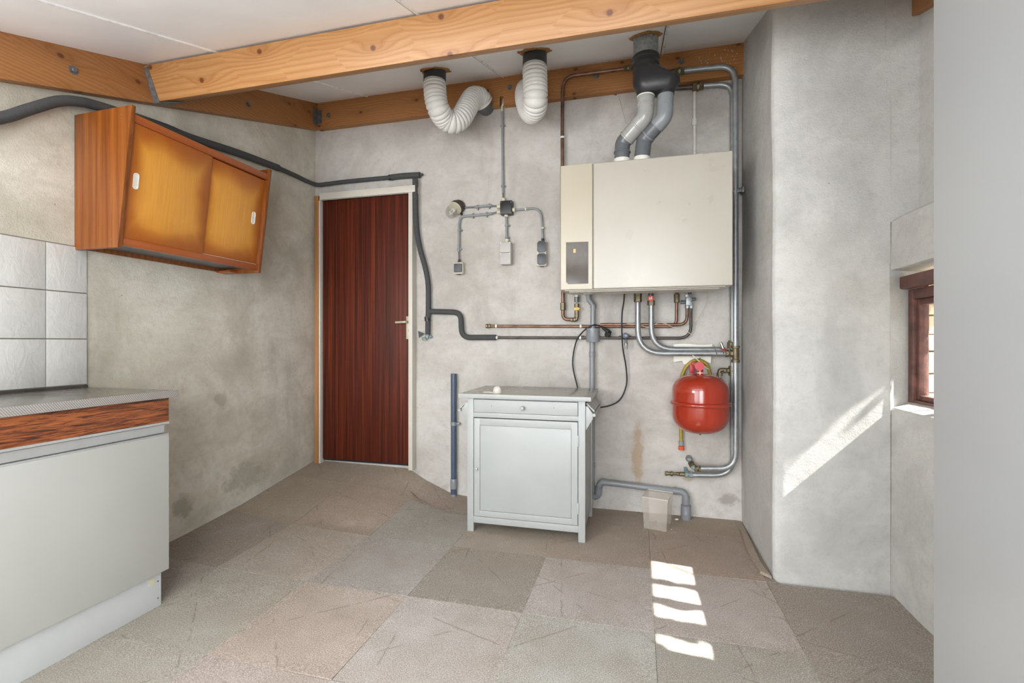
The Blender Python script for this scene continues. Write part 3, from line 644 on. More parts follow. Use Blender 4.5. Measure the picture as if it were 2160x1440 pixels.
pull(286.5, 382, d1, .012); pull(534.5, 459.5, d2, .021)
for px, py in ((293, 246), (469, 323)):
    q = PX(px, py, -2.115); MB().lathe([(.009, 0), (.009, .010), (.013, .011), (.013, .015), (.010, .017)], (q.x, q.y, 2.066), (0, 0, 1), 16).build('screw_cap', 'offwhite', t)
for px, py in ((255, 243), (159, 252), (153, 515), (235, 506)):
    p = PY(px, py, CY0); MB().lathe([(.0035, 0), (.003, .0012)], p, (0, -1, 0), 10).build('screw', 'iron', t)

# ================================================================ insulated pipe
t = thing('insulated_pipe', 'dark grey foam-insulated pipe running along the left wall, over the door and down', 'pipe', tuple(BW(770, 380, .04)))
rr = .0215
lp = [LW(-140, 268, .045), LW(0, 249, .045), LW(60, 231, .045), LW(120, 214, .045), LW(165, 214, .045), LW(215, 226, .04), LW(340, 266, .034), LW(400, 290, .034), LW(500, 322, .034), LW(587, 354, .034)]
for q in lp[:1]: pass
MB().sweep(spline(lp, 5), rr, 14).build('foam_sleeve', 'foam', t)
cpt = [LW(584, 353, .03), LW(620, 369, .03), LW(645, 381, .03), Vector((XL+.045, D-.045, 2.282)), BW(690, 388, .033), BW(720, 384, .03)]
cpt[3] = Vector((cpt[3].x, cpt[3].y, (cpt[2].z+cpt[4].z)/2))
mb = MB(); mb.sweep(spline(cpt + [BW(770, 379, .03), BW(825, 374, .03)], 5), .0155, 12); mb.build('foam_sleeve', 'foam', t)
MB().sweep(spline([BW(821, 374.5, .032), BW(850, 371, .032), BW(886, 369, .032)], 4), .0205, 12).build('foam_sleeve', 'foam', t)
MB().cyl(BW(821, 374.5, .031), BW(827, 374, .031), .0212).build('tape', 'blacktape', t)
MB().cyl(BW(884, 369, .032), BW(892, 368, .032), .008).build('pipe_end', 'copper_dark', t)
vp = [BW(875.5, 377, .055), BW(876, 420, .05), BW(878.5, 480, .04), BW(886, 525, .036), BW(897, 565, .034), BW(903, 600, .034), BW(903.5, 650, .034), BW(902.5, 676, .034)]
MB().sweep(spline(vp, 5), .0182, 14).build('foam_sleeve', 'foam', t)
MB().sweep([BW(902.5, 676, .034), BW(902.3, 705, .036)], .018, 14).build('foam_sleeve', 'foam', t)
MB().sweep([BW(901.5, 668, .034), BW(902.2, 677, .034)], .0212, 14).build('tape', 'blacktape', t)
MB().tube([BW(906, 656.5, .034), BW(972, 658.5, .034), BW(974, 711.5, .034), BW(1046, 711.5, .034)], .0188, 14, .065).build('foam_sleeve', 'foam', t)
lab(MB().cyl(BW(1044, 711.5, .032), BW(1050, 711.5, .032), .011).build('end_sleeve', 'offwhite', t), 'white plastic end ring')
# corroded stub with wall plate under the vertical sleeve
t = thing('pipe_stub', 'corroded blue-green tap stub with metal tab below the vertical foam pipe', 'tap', tuple(BW(897, 712, .03)))
MB().cyl(BW(902, 705, .036), BW(901, 712, .034), .014, 12).build('stub', 'verdigris', t)
mb = MB()
for px, py, r_ in ((900, 710, .014), (893, 714, .012), (908, 710, .011), (898, 716, .009)): mb.ball(BW(px, py, .022), r_, (1.1, .8, .9), 10, 6)
mb.rough(0, .003, 60).build('corroded_body', 'verdigris', t)
a, b, c = BW(882, 698, .006), BW(895, 703, .03), BW(884, 712, .006)
MB().prism([a, b, c], (0, -.002, 0)).build('metal_tab', 'iron', t)

# ================================================================ ceiling ducts
def seal(name, label, px, py, Y, r, sx=1.0):
    p = PY(px, py, Y); p.z = ceil_z(p.y); mb = MB(); ax = Vector((0, -su, cu)); up = Vector((1, 0, 0)); bb = ax.cross(up); k = 22
    rg = [[mb.bm.verts.new(p + (up*math.cos(2*math.pi*i/k)*sx + bb*math.sin(2*math.pi*i/k))*(r*(1 + q*(.16+.85*abs(noise.noise(Vector((px*.1+i*.9, 3, 1)))))) ) - ax*d) for i in range(k)] for q, d in ((1, -.004), (1, .003), (0, .010), (-1.2, .010), (-1.2, -.004))]
    for A, B in zip(rg, rg[1:]):
        for i in range(k): mb.bm.faces.new((A[i], A[(i+1) % k], B[(i+1) % k], B[i]))
    bmesh.ops.recalc_face_normals(mb.bm, faces=mb.bm.faces[:])
    tag(mb.build(name, 'pufoam'), label, 'foam seal', 'foam seals around ceiling pipes')
    return p
def ribbed_path(mb, pts, r, amp, pitch, seg=26):
    P = [Vector(p) for p in spline(pts, 14)]; L = [0]
    for a, b in zip(P, P[1:]): L.append(L[-1] + (b-a).length)
    n_ = int(L[-1]/pitch)*6; out, rs = [], []; k = 0
    for i in range(n_+1):
        d = L[-1]*i/n_
        while k < len(P)-2 and L[k+1] < d: k += 1
        f_ = (d-L[k])/(L[k+1]-L[k]); out.append(P[k].lerp(P[k+1], f_)); rs.append(r - amp*(0.0, .05, .35, 1.0, .35, .05)[i % 6])
    mb.sweep(out, rs, seg); return mb
# left hose
p = seal('foam_seal', 'ragged orange foam around the left duct where it meets the ceiling', 917, 147, 2.75, .068)
t = thing('flexible_duct', 'left white ribbed flexible duct bending in a U from ceiling to wall stub', 'duct', (p.x, p.y, 2.5), 'flexible ducts')
top = PY(917, 158, 2.68); top.x = PY(917, 160, 2.75).x; MB().cyl((top.x, 2.75, top.z), (top.x, 2.75, ceil_z(2.75)+.05), .069, 28).build('collar', 'blackpl', t)
MB().cyl((top.x, 2.75, PY(917, 175, 2.683).z), (top.x, 2.75, top.z+.004), .0665, 28).build('tape_band', 'silver', t)
hp = [PY(917, 178, 2.75), PY(918.5, 203, 2.75), PY(924, 228, 2.765), PY(938, 250, 2.84), PY(956, 258, 2.88), PY(974, 246, 2.92), PY(986, 225, 2.97), PY(998, 207, 3.03), PY(1012, 207, 3.085), PY(1019, 217, 3.12)]
ribbed_path(MB(), hp, .070, .0085, .021).build('hose', 'hose', t)
MB().cyl(PY(1014, 213, 3.09), PY(1027, 228, 3.235), .058, 24).build('wall_stub', 'pvc_dark', t)
# right hose
p = seal('foam_seal', 'ragged orange foam around the right duct where it meets the ceiling', 1128, 108, 2.68, .07)
t = thing('flexible_duct', 'right white ribbed flexible duct looping back to the wall beside copper pipe', 'duct', (p.x, p.y, 2.5), 'flexible ducts')
top = PY(1128, 124, 2.61); top.x = PY(1128, 120, 2.68).x; MB().cyl((top.x, 2.68, top.z), (top.x, 2.68, ceil_z(2.68)+.05), .0685, 28).build('collar', 'blackpl', t)
MB().cyl((top.x, 2.68, PY(1128, 143, 2.613).z), (top.x, 2.68, top.z+.004), .0665, 28).build('tape_band', 'silver', t)
hp = [PY(1128, 146, 2.68), PY(1129, 180, 2.68), PY(1129.5, 208, 2.69), PY(1128, 229, 2.765), PY(1122, 236, 2.84), PY(1115, 227, 2.91), PY(1110, 210, 2.97), PY(1109, 197, 3.05), PY(1110, 190, 3.17)]
ribbed_path(MB(), hp, .0705, .0085, .021).build('hose', 'hose', t)

# ================================================================ flue
YFl = 2.705
p = seal('foam_seal', 'ragged orange foam around the galvanised flue at the ceiling', 1362, 72, YFl, .068)
fc = PY(1362, 110, YFl); fxx = fc.x
t = thing('flue_pipe', 'galvanised flue pipe coming out of the ceiling above the black adapter', 'pipe', (fxx, YFl, 2.63))
MB().cyl((fxx, YFl, PY(1362, 122, YFl).z), (fxx, YFl, ceil_z(YFl)+.06), .0655, 32).build('pipe', 'galv', t)
zt_ = PY(1362, 104, YFl-.07).z; z1_ = PY(1362, 128, YFl-.07).z; zlo_ = PY(1362, 192, YFl).z
t = thing('flue_adapter', 'black plastic two-way flue adapter between galvanised pipe and grey pipes', 'adapter', (fxx, YFl, zlo_))
MB().lathe([(.067, z1_-.012), (.070, z1_), (.0715, z1_+.012), (.068, z1_+.018), (.068, zt_-.024), (.072, zt_-.020), (.0725, zt_-.006), (.068, zt_)], (fxx, YFl, 0), (0, 0, 1), 36).build('top_socket', 'blackpl', t)
# hull of the adapter body: stacked rounded outlines
xl, xm, xr = fxx-.066, fxx, PY(1436, 175, YFl).x
x2 = PY(1404, 200, YFl).x; x1 = PY(1362, 200, YFl).x
def stad(cx0, cx1, r_, z_, n_=40):
    o = []
    for i in range(n_):
        a = 2*math.pi*i/n_ ; cx = cx1 if math.cos(a) > 0 else cx0; o.append(Vector((cx + r_*math.cos(a), YFl + r_*math.sin(a), z_)))
    return o
zb_ = PY(1400, 168, YFl).z; zc_ = PY(1400, 184, YFl).z; zd_ = PY(1400, 195, YFl).z
mb = MB(); rings = []
for cx0, cx1, r_, z_ in ((fxx, fxx, .064, z1_+.004), (fxx, fxx+.001, .068, z1_-.006), (fxx, fxx+.040, .067, z1_-.035), (fxx, x2+.004, .067, zb_), (fxx+.001, x2+.008, .066, zb_-.022), (fxx+.004, x2+.002, .060, zc_), (fxx+.006, x2-.002, .048, zd_), (fxx+.006, x2-.004, .040, zd_-.004)):
    rings.append([mb.bm.verts.new(q) for q in stad(cx0, cx1, r_, z_)])
for A, B in zip(rings, rings[1:]):
    for i in range(40): mb.bm.faces.new((A[i], A[(i+1) % 40], B[(i+1) % 40], B[i]))
mb.bm.faces.new(rings[0]); mb.bm.faces.new(rings[-1][::-1]); bmesh.ops.recalc_face_normals(mb.bm, faces=mb.bm.faces[:])
mb.build('body', 'blackpl', t, 50)
zs_ = PY(1362, 203, YFl).z
MB().cyl((x1, YFl, zs_), (x1, YFl, zd_+.02), .0475, 28).build('lower_socket', 'blackpl', t)
MB().cyl((x2, YFl, PY(1404, 201, YFl).z), (x2, YFl, zd_+.02), .0445, 28).build('lower_socket', 'blackpl', t)
# grey twin pipes
def twin(pts, mats, r_, name, label, collars, base):
    t = thing(name, label, 'pipe', tuple(base)); k = 0
    for i, (a, b, m) in enumerate(mats):
        seg = pts[a:b+1]; MB().tube(seg, r_*(1.04 if m != 'pvc_light' or True else 1), 28, .09 if len(seg) > 2 else 0).build('pipe_section', m, t)
    for (q, d, rad) in collars:
        d = Vector(d).normalized(); MB().lathe([(rad*.97, -.006), (rad, -.003), (rad, .003), (rad*.97, .006)], q, d, 28).build('socket_ring', 'pvc_light', t)
    return t
Y2 = 2.77
A0, A1, A2, A3 = PY(1362, 198, YFl), PY(1361, 246, YFl), PY(1313, 302, Y2), PY(1311.5, 345, Y2)
m1 = A1.lerp(A2, .34); m2 = A1.lerp(A2, .80)
t = thing('exhaust_pipe', 'shiny grey left-hand pipe bending down to the boiler top', 'pipe', tuple(A3), None)
MB().tube([A0, A1, m1], .0445, 28, .075).build('elbow', 'pvc_light', t)
MB().tube([m1, m2], .0440, 28).build('pipe_section', 'pvc_light', t); MB().tube([m2, A2, A3], .0415, 28, .06).build('elbow', 'pvc_dark', t)
for q, d, m in ((A0.lerp(A1, .10), A1-A0, 'offwhite'), (A0.lerp(A1, .22), A1-A0, 'pvc_light'), (A0.lerp(A1, .52), A1-A0, 'pvc_light'), (m1, A2-A1, 'pvc_light'), (m2, A2-A1, 'pvc_light'), (A2.lerp(A3, .45), A3-A2, 'pvc_dark')):
    MB().lathe([(.044, -.006), (.0468, -.003), (.0468, .003), (.044, .006)], q, d, 28).build('socket_ring', m, t)
MB().cyl(A2.lerp(A3, .80), A3 + Vector((0, 0, -.03)), .0455, 28).build('base_collar', 'offwhite', t)
B0, B1, B2, B3 = PY(1404, 198, YFl), PY(1402, 247, YFl), PY(1358, 296, Y2), PY(1353, 343, Y2)
n1, n2 = B1.lerp(B2, .36), B1.lerp(B2, .78)
t = thing('air_intake_pipe', 'matt grey right-hand pipe bending down to the boiler top', 'pipe', tuple(B3), None)
MB().tube([B0, B1, n1], .042, 28, .075).build('elbow', 'pvc', t)
MB().tube([n1, n2], .0405, 28).build('pipe_section', 'pvc_dark', t); MB().tube([n2, B2, B3], .0425, 28, .06).build('elbow', 'pvc_dark', t)
for q, d in ((B0.lerp(B1, .5), B1-B0), (n1, B2-B1), (n2, B2-B1)): MB().lathe([(.041, -.004), (.0436, -.002), (.0436, .002), (.041, .004)], q, d, 28).build('socket_ring', 'pvc', t)
MB().cyl(B2.lerp(B3, .78), B3 + Vector((0, 0, -.03)), .0455, 28).build('base_collar', 'offwhite', t)

# ================================================================ boiler
Yb = 2.66
bl, bm_, br = PY(1180, 500, Yb).x, PY(1250.5, 500, Yb).x, PY(1546, 450, Yb).x
bz0, bz1 = PY(1400, 604.5, Yb).z, PY(1541, 317, Yb).z; bz0 = PY(1251, 609, Yb).z
t = thing('boiler', 'large cream wall-hung boiler with small smoked window', 'boiler', ((bl+br)/2, 2.93, bz0))
MB().box(bm_+.003, br, Yb, 2.90, bz0, bz1, .007, 3).build('casing', 'boiler', t, 60)
MB().box(bl+.003, bm_+.004, Yb+.012, 2.90, bz0+.002, bz1-.004, .002).build('groove', 'boiler_dark', t)
mb = MB(); mb.prism([(bl, Yb+.022, bz0), (bl+.009, Yb, bz0), (bm_-.004, Yb, bz0), (bm_-.001, Yb+.004, bz0), (bm_-.001, 2.90, bz0), (bl, 2.90, bz0)], (0, 0, bz1-bz0-.001), .0015)
mb.build('side_module', 'boiler_side', t)
a, b = PY(1194, 511, Yb), PY(1241, 598, Yb); a2 = PY(1241, 509.5, Yb)
ww = MB().prism([(a.x, Yb-.0015, a.z), (a2.x, Yb-.0015, a2.z), (b.x, Yb-.0015, b.z), (a.x+.012, Yb-.0015, b.z), (a.x, Yb-.0015, b.z+.012)], (0, .004, 0)).build('display_window', 'smoke_glass', t)
g = PY(1212, 529, Yb); MB().box(g.x-.006, g.x+.006, Yb-.0025, Yb-.001, g.z-.010, g.z+.010).build('badge', 'gold', ww)
MB().box(bl+.025, br-.03, Yb+.03, 2.895, bz0-.005, bz0+.002, .002).build('bottom_tray', 'boiler', t)
MB().box(bl+.045, br-.055, Yb+.06, 2.885, bz0-.010, bz0-.004, .002).build('bottom_tray', 'boiler', t)
MB().box(bl+.10, br-.10, 2.895, D+.002, bz0+.16, bz1-.04).build('wall_frame', 'iron', t)

# ================================================================ fittings
def fitting(p, d, r, L, mat='brass', par=None, name='fitting'):
    """compression fitting: two hexagon nuts and a round waist"""
    d = Vector(d).normalized(); p = Vector(p); mb = MB()
    mb.cyl(p-d*L/2, p-d*L*.14, r, 6); mb.cyl(p+d*L*.14, p+d*L/2, r, 6); mb.lathe([(r*.86, -L*.2), (r*.86, L*.2)], p, d, 14)
    mb.lathe([(r*.8, -L*.56), (r*.93, -L*.5)], p, d, 14); mb.lathe([(r*.93, L*.5), (r*.8, L*.56)], p, d, 14)
    mb.lathe([(r*1.04, -L*.07), (r*1.04, L*.07)], p, d, 6)
    return mb.build(name, mat, par)
def clip(p, d, r, par, mat='offwhite', name='pipe_clip', w_=.012):
    d = Vector(d).normalized(); p = Vector(p); mb = MB(); mb.cyl(p-d*w_/2, p+d*w_/2, r*1.35, 14)
    q = Vector((p.x, D+.001, p.z)); mb.cyl(p, q, w_*.45, 8); return mb.build(name, mat, par)
def pipe(name, label, pts, r, mat, fil=0, group=None, seg=14, cat='pipe'):
    t = thing(name, label, cat, tuple(Vector(pts[0])), group); MB().tube(pts, r, seg, fil).build('tube', mat, t); return t
X_, Z_ = Vector((1, 0, 0)), Vector((0, 0, 1))

# gas pipe
of = .035
g0, g1, g2, g3 = BW(1333, 143, .075), BW(1187, 162, .075), BW(1186, 290, .045), BW(1187.5, 600, .035)
t = pipe('gas_pipe', 'brown copper gas pipe bending down left of the boiler from the wall plate', [g0, g1, g2, g3, BW(1187.5, 673.5, .035), BW(1211, 673.5, .035)], .0115, 'copper', .085)
fitting(BW(1325, 143.5, .075), g1-g0, .017, .045, par=t); fitting(BW(1187.5, 646, .035), Z_, .018, .045, par=t)
fitting(BW(1209, 674, .035), X_, .014, .03, par=t)
clip(BW(1186.5, 290, .045), Z_, .011, t)
t = thing('gas_valve', 'brass gas valve with yellow lever under the boiler', 'valve', tuple(BW(1216, 672, .035)))
MB().tube([BW(1209, 674, .035), BW(1216.5, 674, .035), BW(1216.5, 655, .035)], .0125, 12, .01).build('elbow', 'brass', t)
fitting(BW(1216.5, 662, .035), Z_, .015, .04, par=t); fitting(BW(1216.5, 644, .035), Z_, .016, .022, par=t)
lv = MB(); c = BW(1216.5, 651, .058)
lv.prism([c+Vector((-.021, 0, .002)), c+Vector((-.012, 0, -.011)), c+Vector((.012, 0, -.011)), c+Vector((.021, 0, .002)), c+Vector((.010, 0, .011)), c+Vector((-.010, 0, .011))], (0, .006, 0), .001); lv.cyl(c+Vector((0, -.003, 0)), c+Vector((0, .025, 0)), .006, 10)
lv.build('lever', 'yellow2', t)
MB().cyl(BW(1216.5, 626, .035), BW(1216.5, 637, .035), .0155, 14).build('union', 'iron', t); MB().cyl(BW(1216.5, 612, .035), BW(1216.5, 626, .035), .012, 12).build('adapter', 'offwhite', t)

# copper and dark lines across the wall
pe = BW(1427, 688.5, .03)
t = pipe('copper_pipe', 'long horizontal copper pipe with capped left end below the boiler', [BW(1036, 687.5, .03), pe, BW(1427.5, 598, .03)], .0095, 'copper', .05)
fitting(BW(1030, 687.5, .03), X_, .014, .032, par=t, name='end_cap'); fitting(BW(1427.5, 629, .03), Z_, .0165, .05, par=t)
for px in (1047, 1225): clip(BW(px, 687.5, .03), X_, .0095, t)
t = pipe('copper_pipe', 'upper short copper pipe bending up to the safety valve', [BW(1266, 684.5, .052), BW(1449.5, 684.5, .052), BW(1449.5, 646, .05)], .0095, 'copper', .075)
t = pipe('water_pipe', 'thin dark water pipe leaving the foam sleeve towards the safety valve', [BW(1046, 711.8, .03), BW(1457.5, 713, .034), BW(1457.5, 646, .05)], .0092, 'copper_dark', .075)
for px in (1229, 1262, 1309, 1329): fitting(BW(px, 711.8, .03), X_, .0125, .02, 'copper_dark', t)
clip(BW(1224, 711.8, .03), X_, .009, t)
# safety group
t = thing('safety_valve', 'grey metal safety valve with dark caps under the boiler right half', 'valve', tuple(BW(1453, 645, .05)))
MB().box(BW(1446, 640, .05).x, BW(1459, 640, .05).x, D-.075, D-.03, BW(1450, 645, .05).z, BW(1450, 621, .05).z, .006).build('body', 'galv', t)
MB().cyl(BW(1449, 623.5, .07), BW(1448.5, 623.5, .105), .013, 16).build('cap', 'pvc_dark', t); MB().cyl(BW(1449, 623.5, .10), BW(1448.5, 623.5, .109), .007, 12).build('button', 'offwhite', t)
MB().lathe([(.009, 0), (.012, .004), (.012, .028)], BW(1446, 637, .055), (-1, 0, 0), 12).build('side_cap', 'pvc_dark', t)
MB().lathe([(.008, 0), (.010, .02), (.007, .026)], BW(1459, 631, .05), (1, 0, 0), 12).build('side_outlet', 'iron', t)
MB().cyl(BW(1449.5, 643, .05), BW(1449.5, 650, .05), .0135, 6).build('nut', 'galv', t); MB().cyl(BW(1457.5, 643, .05), BW(1457.5, 650, .05), .0135, 6).build('nut', 'galv', t)
MB().cyl(BW(1455, 622, .045), BW(1455, 600, .045), .010, 12).build('inlet', 'iron', t)
# small tap on the dark pipe
t = thing('drain_tap', 'small chrome tap with black handle and blue dot on the dark pipe', 'tap', tuple(BW(1320, 735, .05)))
MB().tube([BW(1320, 712, .03), BW(1320, 712, .065), BW(1320.5, 724, .075)], .009, 12, .02).build('body', 'chrome', t)
hb_ = MB(); hb_.prism([BW(1313.5, 703, .085), BW(1320, 701.5, .085), BW(1328, 706, .085), BW(1326, 712, .085), BW(1319, 714, .085), BW(1314, 713, .085)], (0, .022, 0), .002); hh_ = hb_.build('handle', 'blackpl', t)
MB().cyl(BW(1320, 707.5, .085), BW(1320, 707.5, .0875), .0065, 14).build('blue_dot', 'blue', hh_)
MB().lathe([(.008, 0), (.011, .004), (.011, .016), (.0075, .018), (.0075, .030), (.0088, .032), (.0088, .040), (.006, .042)], BW(1320.5, 722, .075), (0, 0, -1), 14).build('hose_connector', 'galv', t)

# heating pipes
f0 = BW(1345.5, 640, .10); rb = .0152
t1 = pipe('steel_pipe', 'left zinc heating pipe curving from boiler to the lower brass tee', [BW(1345.5, 634, .10), BW(1345.5, 745, .10), BW(1533, 745, .085)], .0170, 'steel', .15, seg=18)
fitting(BW(1345.5, 627, .10), Z_, .0245, .055, par=t1); MB().cyl(BW(1345.5, 612, .1), BW(1345.5, 618, .1), .014).build('stub', 'chrome', t1)
t2 = pipe('steel_pipe', 'right zinc heating pipe curving from boiler behind the left one', [BW(1374, 640, .07), BW(1374, 737, .07), BW(1523, 737, .05)], .0170, 'steel', .14, seg=18)
fitting(BW(1373.5, 638.5, .07), Z_, .0235, .028, par=t2); MB().cyl(BW(1373, 612, .07), BW(1373, 634, .07), .016).build('stub', 'iron', t2)
v_ = thing('round_valve', 'round red valve knob with white print below the boiler', 'valve', tuple(BW(1372, 631, .1)))
MB().lathe([(.018, 0), (.0195, .003), (.0195, .016), (.017, .019)], BW(1372.5, 629, .085), (0, -1, 0), 24).build('knob', 'redknob', v_)
c = BW(1372.5, 629, .1045)
mb = MB(); mb.box(c.x-.008, c.x-.003, c.y-.0012, c.y, c.z-.009, c.z+.006); mb.box(c.x+.002, c.x+.007, c.y-.0012, c.y, c.z-.006, c.z+.010); mb.box(c.x-.006, c.x+.002, c.y-.0012, c.y, c.z+.000, c.z+.003); mb.build('printed_mark', 'white_mark', v_)

tf = pipe('steel_pipe', 'front tall zinc riser in the right corner beside the boiler', [BW(1440, 149.5, .085), BW(1551, 137.5, .085), BW(1551.5, 450, .085), BW(1551.5, 988, .085), BW(1478, 987.5, .085)], .0165, 'steel', .105, 'zinc risers in the corner', 18)
fitting(BW(1433, 150, .085), BW(1440, 149.5, .085)-BW(1428, 150.7, .085), .024, .05, par=tf); lab(MB().cyl(BW(1400, 153, .085), BW(1428, 150.5, .085), .014).build('copper_end', 'copper_dark', tf), 'dark copper end piece')
tr = pipe('steel_pipe', 'rear tall zinc riser partly hidden behind the front one', [BW(1483, 181, .045), BW(1545.5, 176.5, .045), BW(1545, 450, .045), BW(1546, 1002.5, .05), BW(1460, 1001.5, .05)], .0160, 'steel', .115, 'zinc risers in the corner', 18)
fitting(BW(1472, 182.5, .045), X_, .026, .058, par=tr); lab(MB().cyl(BW(1425, 186, .045), BW(1466, 183, .045), .0145).build('copper_end', 'copper_dark', tr), 'dark copper end piece')
# tee on the front riser, tee behind, small elbow to the vessel
tt = thing('pipe_tee', 'brass tee joining the zinc pipes in the corner', 'fitting', tuple(BW(1551, 762, .085)))
MB().lathe([(.024, -.055), (.024, -.038), (.019, -.036), (.021, -.012), (.021, .012), (.019, .03), (.025, .032), (.025, .045)], BW(1551.5, 745, .085), (0, 0, 1), 12).build('body', 'brass', tt)
fitting(BW(1538, 745, .085), X_, .022, .040, par=tt, name='side_nut')
MB().lathe([(.019, -.018), (.019, .018), (.013, .022), (.013, .03)], BW(1541, 728, .05), (0, 0, 1), 10).build('rear_nut', 'brass', tt)
rt = thing('red_tap', 'small tap with bright red disc clipped on the zinc pipes', 'tap', tuple(BW(1527, 738, .1)))
MB().lathe([(.004, 0), (.0165, .001), (.0165, .006), (.004, .008)], BW(1526, 737, .115), (.2, -.35, 1), 20).build('red_disc', 'red2', rt)
MB().lathe([(.0085, 0), (.0085, .035), (.006, .042)], BW(1525.5, 735.5, .115), (-.35, 0, 1), 12).build('spindle', 'chrome', rt)
for k, px in enumerate((1509, 1524, 1529)): 
    MB().tube([BW(px-2, 731, .105), BW(px, 736, .108), BW(px+3, 747, .108)], .0022, 6, .004).build('clip_wire', 'brass', rt)
vt = thing('vessel_connection', 'dark brass tee and elbow leading down to the red vessel', 'fitting', tuple(BW(1530, 775, .05)))
fitting(BW(1544, 782, .045), Z_, .020, .055, par=vt, name='tee'); fitting(BW(1532, 781, .045), X_, .016, .03, par=vt, name='side_nut')
MB().tube([BW(1528, 780, .045), BW(1518, 780, .045), BW(1518, 790, .045)], .0125, 12, .012).build('elbow', 'brass', vt)
MB().cyl(BW(1518, 786, .045), BW(1518, 792, .045), .0165, 6).build('nut', 'brass', vt); MB().cyl(BW(1518, 790, .045), BW(1519, 812, .06), .0085, 12).build('tube', 'steel', vt)
# wall clip of the risers
q = BW(1562, 407, .03); cl = thing('pipe_bracket', 'small steel bracket holding the risers to the side wall', 'bracket', tuple(q))
MB().box(BW(1546, 407, .085).x, .612, D-.100, D-.066, q.z-.012, q.z+.012, .002).build('band', 'iron', cl); MB().box(.600, .612, D-.115, D-.06, q.z-.018, q.z+.018, .002).build('foot', 'iron', cl)
# bottom ends
t = thing('corner_valve', 'corroded brass angle valve at the upper bottom pipe end', 'valve', tuple(BW(1466, 985, .08)))
fitting(BW(1472, 988, .08), X_, .019, .035, par=t); MB().tube([BW(1476, 988, .08), BW(1463, 986, .075), BW(1454, 968, .02)], .0155, 12, .02).build('body', 'verdigris', t)
MB().cyl(BW(1453.5, 967, .02), BW(1453, 966, -.01), .021, 14).build('rosette', 'copper_dark', t); fitting(BW(1459, 979, .06), BW(1462, 985, .07)-BW(1455, 970, .03), .018, .03, 'brass', t)
t = thing('drain_valve', 'corroded brass drain cock at the lower bottom pipe end', 'valve', tuple(BW(1430, 1001, .05)))
fitting(BW(1453, 1000.5, .05), X_, .019, .040, 'verdigris', t); MB().lathe([(.014, 0), (.014, .03), (.010, .032), (.012, .034), (.012, .045), (.009, .046), (.009, .055)], BW(1444, 1000, .05), (-1, 0, 0), 12).build('barrel', 'brass', t)
MB().cyl(BW(1448, 998, .045), BW(1446, 987, .0), .012, 12).build('wall_stub', 'verdigris', t)
MB().lathe([(.008, 0), (.008, .02), (.015, .022), (.015, .034), (.010, .036), (.010, .050), (.014, .052), (.014, .062)], BW(1427, 999.5, .05), (-1, 0, 0), 10).build('hose_tail', 'brass', t)
mb = MB(); c = BW(1407, 999, .05); mb.prism([c+Vector((-.013, -.004, .017)), c+Vector((-.004, -.004, .006)), c+Vector((-.006, -.004, -.016)), c+Vector((-.014, -.004, -.008))], (0, .008, 0)); mb.build('lever', 'brass', t)

# painted conduit above the boiler and loose wires
t = pipe('painted_conduit', 'white-painted conduit with coupling on the wall above the boiler', [BW(1465, 192, .012), BW(1465, 345, .012)], .0085, 'offwhite'); MB().cyl(BW(1465, 251, .014), BW(1465, 265, .014), .015, 16).build('coupling', 'offwhite', t)
tag(MB().sweep(spline([BW(1300, 194, .002), BW(1304, 205, .01), BW(1313, 236, .008), BW(1320, 262, .012)]), .0016, 6).build('thin_wire', 'string'), 'thin pale wire hanging from a hole under the wall plate', 'wire')
tag(MB().lathe([(.016, 0), (.014, .004), (.006, .003)], BW(1299, 196, .0), (0, -1, 0), 10).rough(0, .003, 90).build('wall_hole_plug', 'copper_dark'), 'small dark broken hole under the wall plate', 'hole')
tag(MB().sweep(spline([BW(1494, 612, .03), BW(1492, 635, .02), BW(1480, 660, .02), BW(1462, 690, .03)]), .0014, 6).build('loose_wire', 'string'), 'thin grey wire hanging below the boiler right side', 'wire')
tag(MB().sweep(spline([BW(1322, 682, .06), BW(1345, 684, .075), BW(1368, 690, .07), BW(1388, 681, .07), BW(1403, 682, .07), BW(1418, 689, .065), BW(1445, 697, .055), BW(1462, 707, .05)]), .0020, 6).build('cord', 'string'), 'pale cord looped along the copper pipes', 'cord')
tag(MB().sweep(spline([BW(1325, 616, .05), BW(1319, 640, .05), BW(1313, 660, .055), BW(1312, 690, .055)]), .0016, 6).build('thin_wire', 'string'), 'pale wire beside the black cable under the boiler', 'wire')

# drain with tundish
t = thing('drain_pipe', 'grey plastic condensate drain with tundish between boiler and cabinet', 'drain pipe', tuple(BW(1250, 1055, .04)))
MB().tube([BW(1241.5, 612, .045), BW(1242, 632, .045), BW(1251, 643, .045), BW(1250.5, 693, .045)], .0165, 18, .03).build('upper_tube', 'pvc', t)
MB().cyl(BW(1241.5, 612, .045), BW(1241.5, 624, .045), .0195, 18).build('socket', 'pvc', t); MB().cyl(BW(1251.5, 643, .045), BW(1251, 650, .045), .0195, 18).build('socket', 'pvc', t)
MB().lathe([(.041, 0), (.043, .003), (.043, .088), (.040, .09)], BW(1250.5, 721, .05), (0, 0, 1), 28).build('tundish', 'pvc', t)
MB().tube([BW(1249, 720, .04), BW(1249, 1012, .04), BW(1249.5, 1050, .04)], .0172, 18).build('lower_tube', 'pvc', t)
for yy in (752, 985): MB().lathe([(.019, 0), (.021, .003), (.021, .010), (.0195, .013), (.0195, .022), (.021, .025), (.021, .030), (.019, .033)], BW(1249, yy, .04), (0, 0, 1), 18).build('coupling', 'pvc', t)
t = thing('waste_pipe', 'grey plastic waste pipe low on the back wall ending in a floor socket', 'drain pipe', tuple(BW(1350, 1030, .05)))
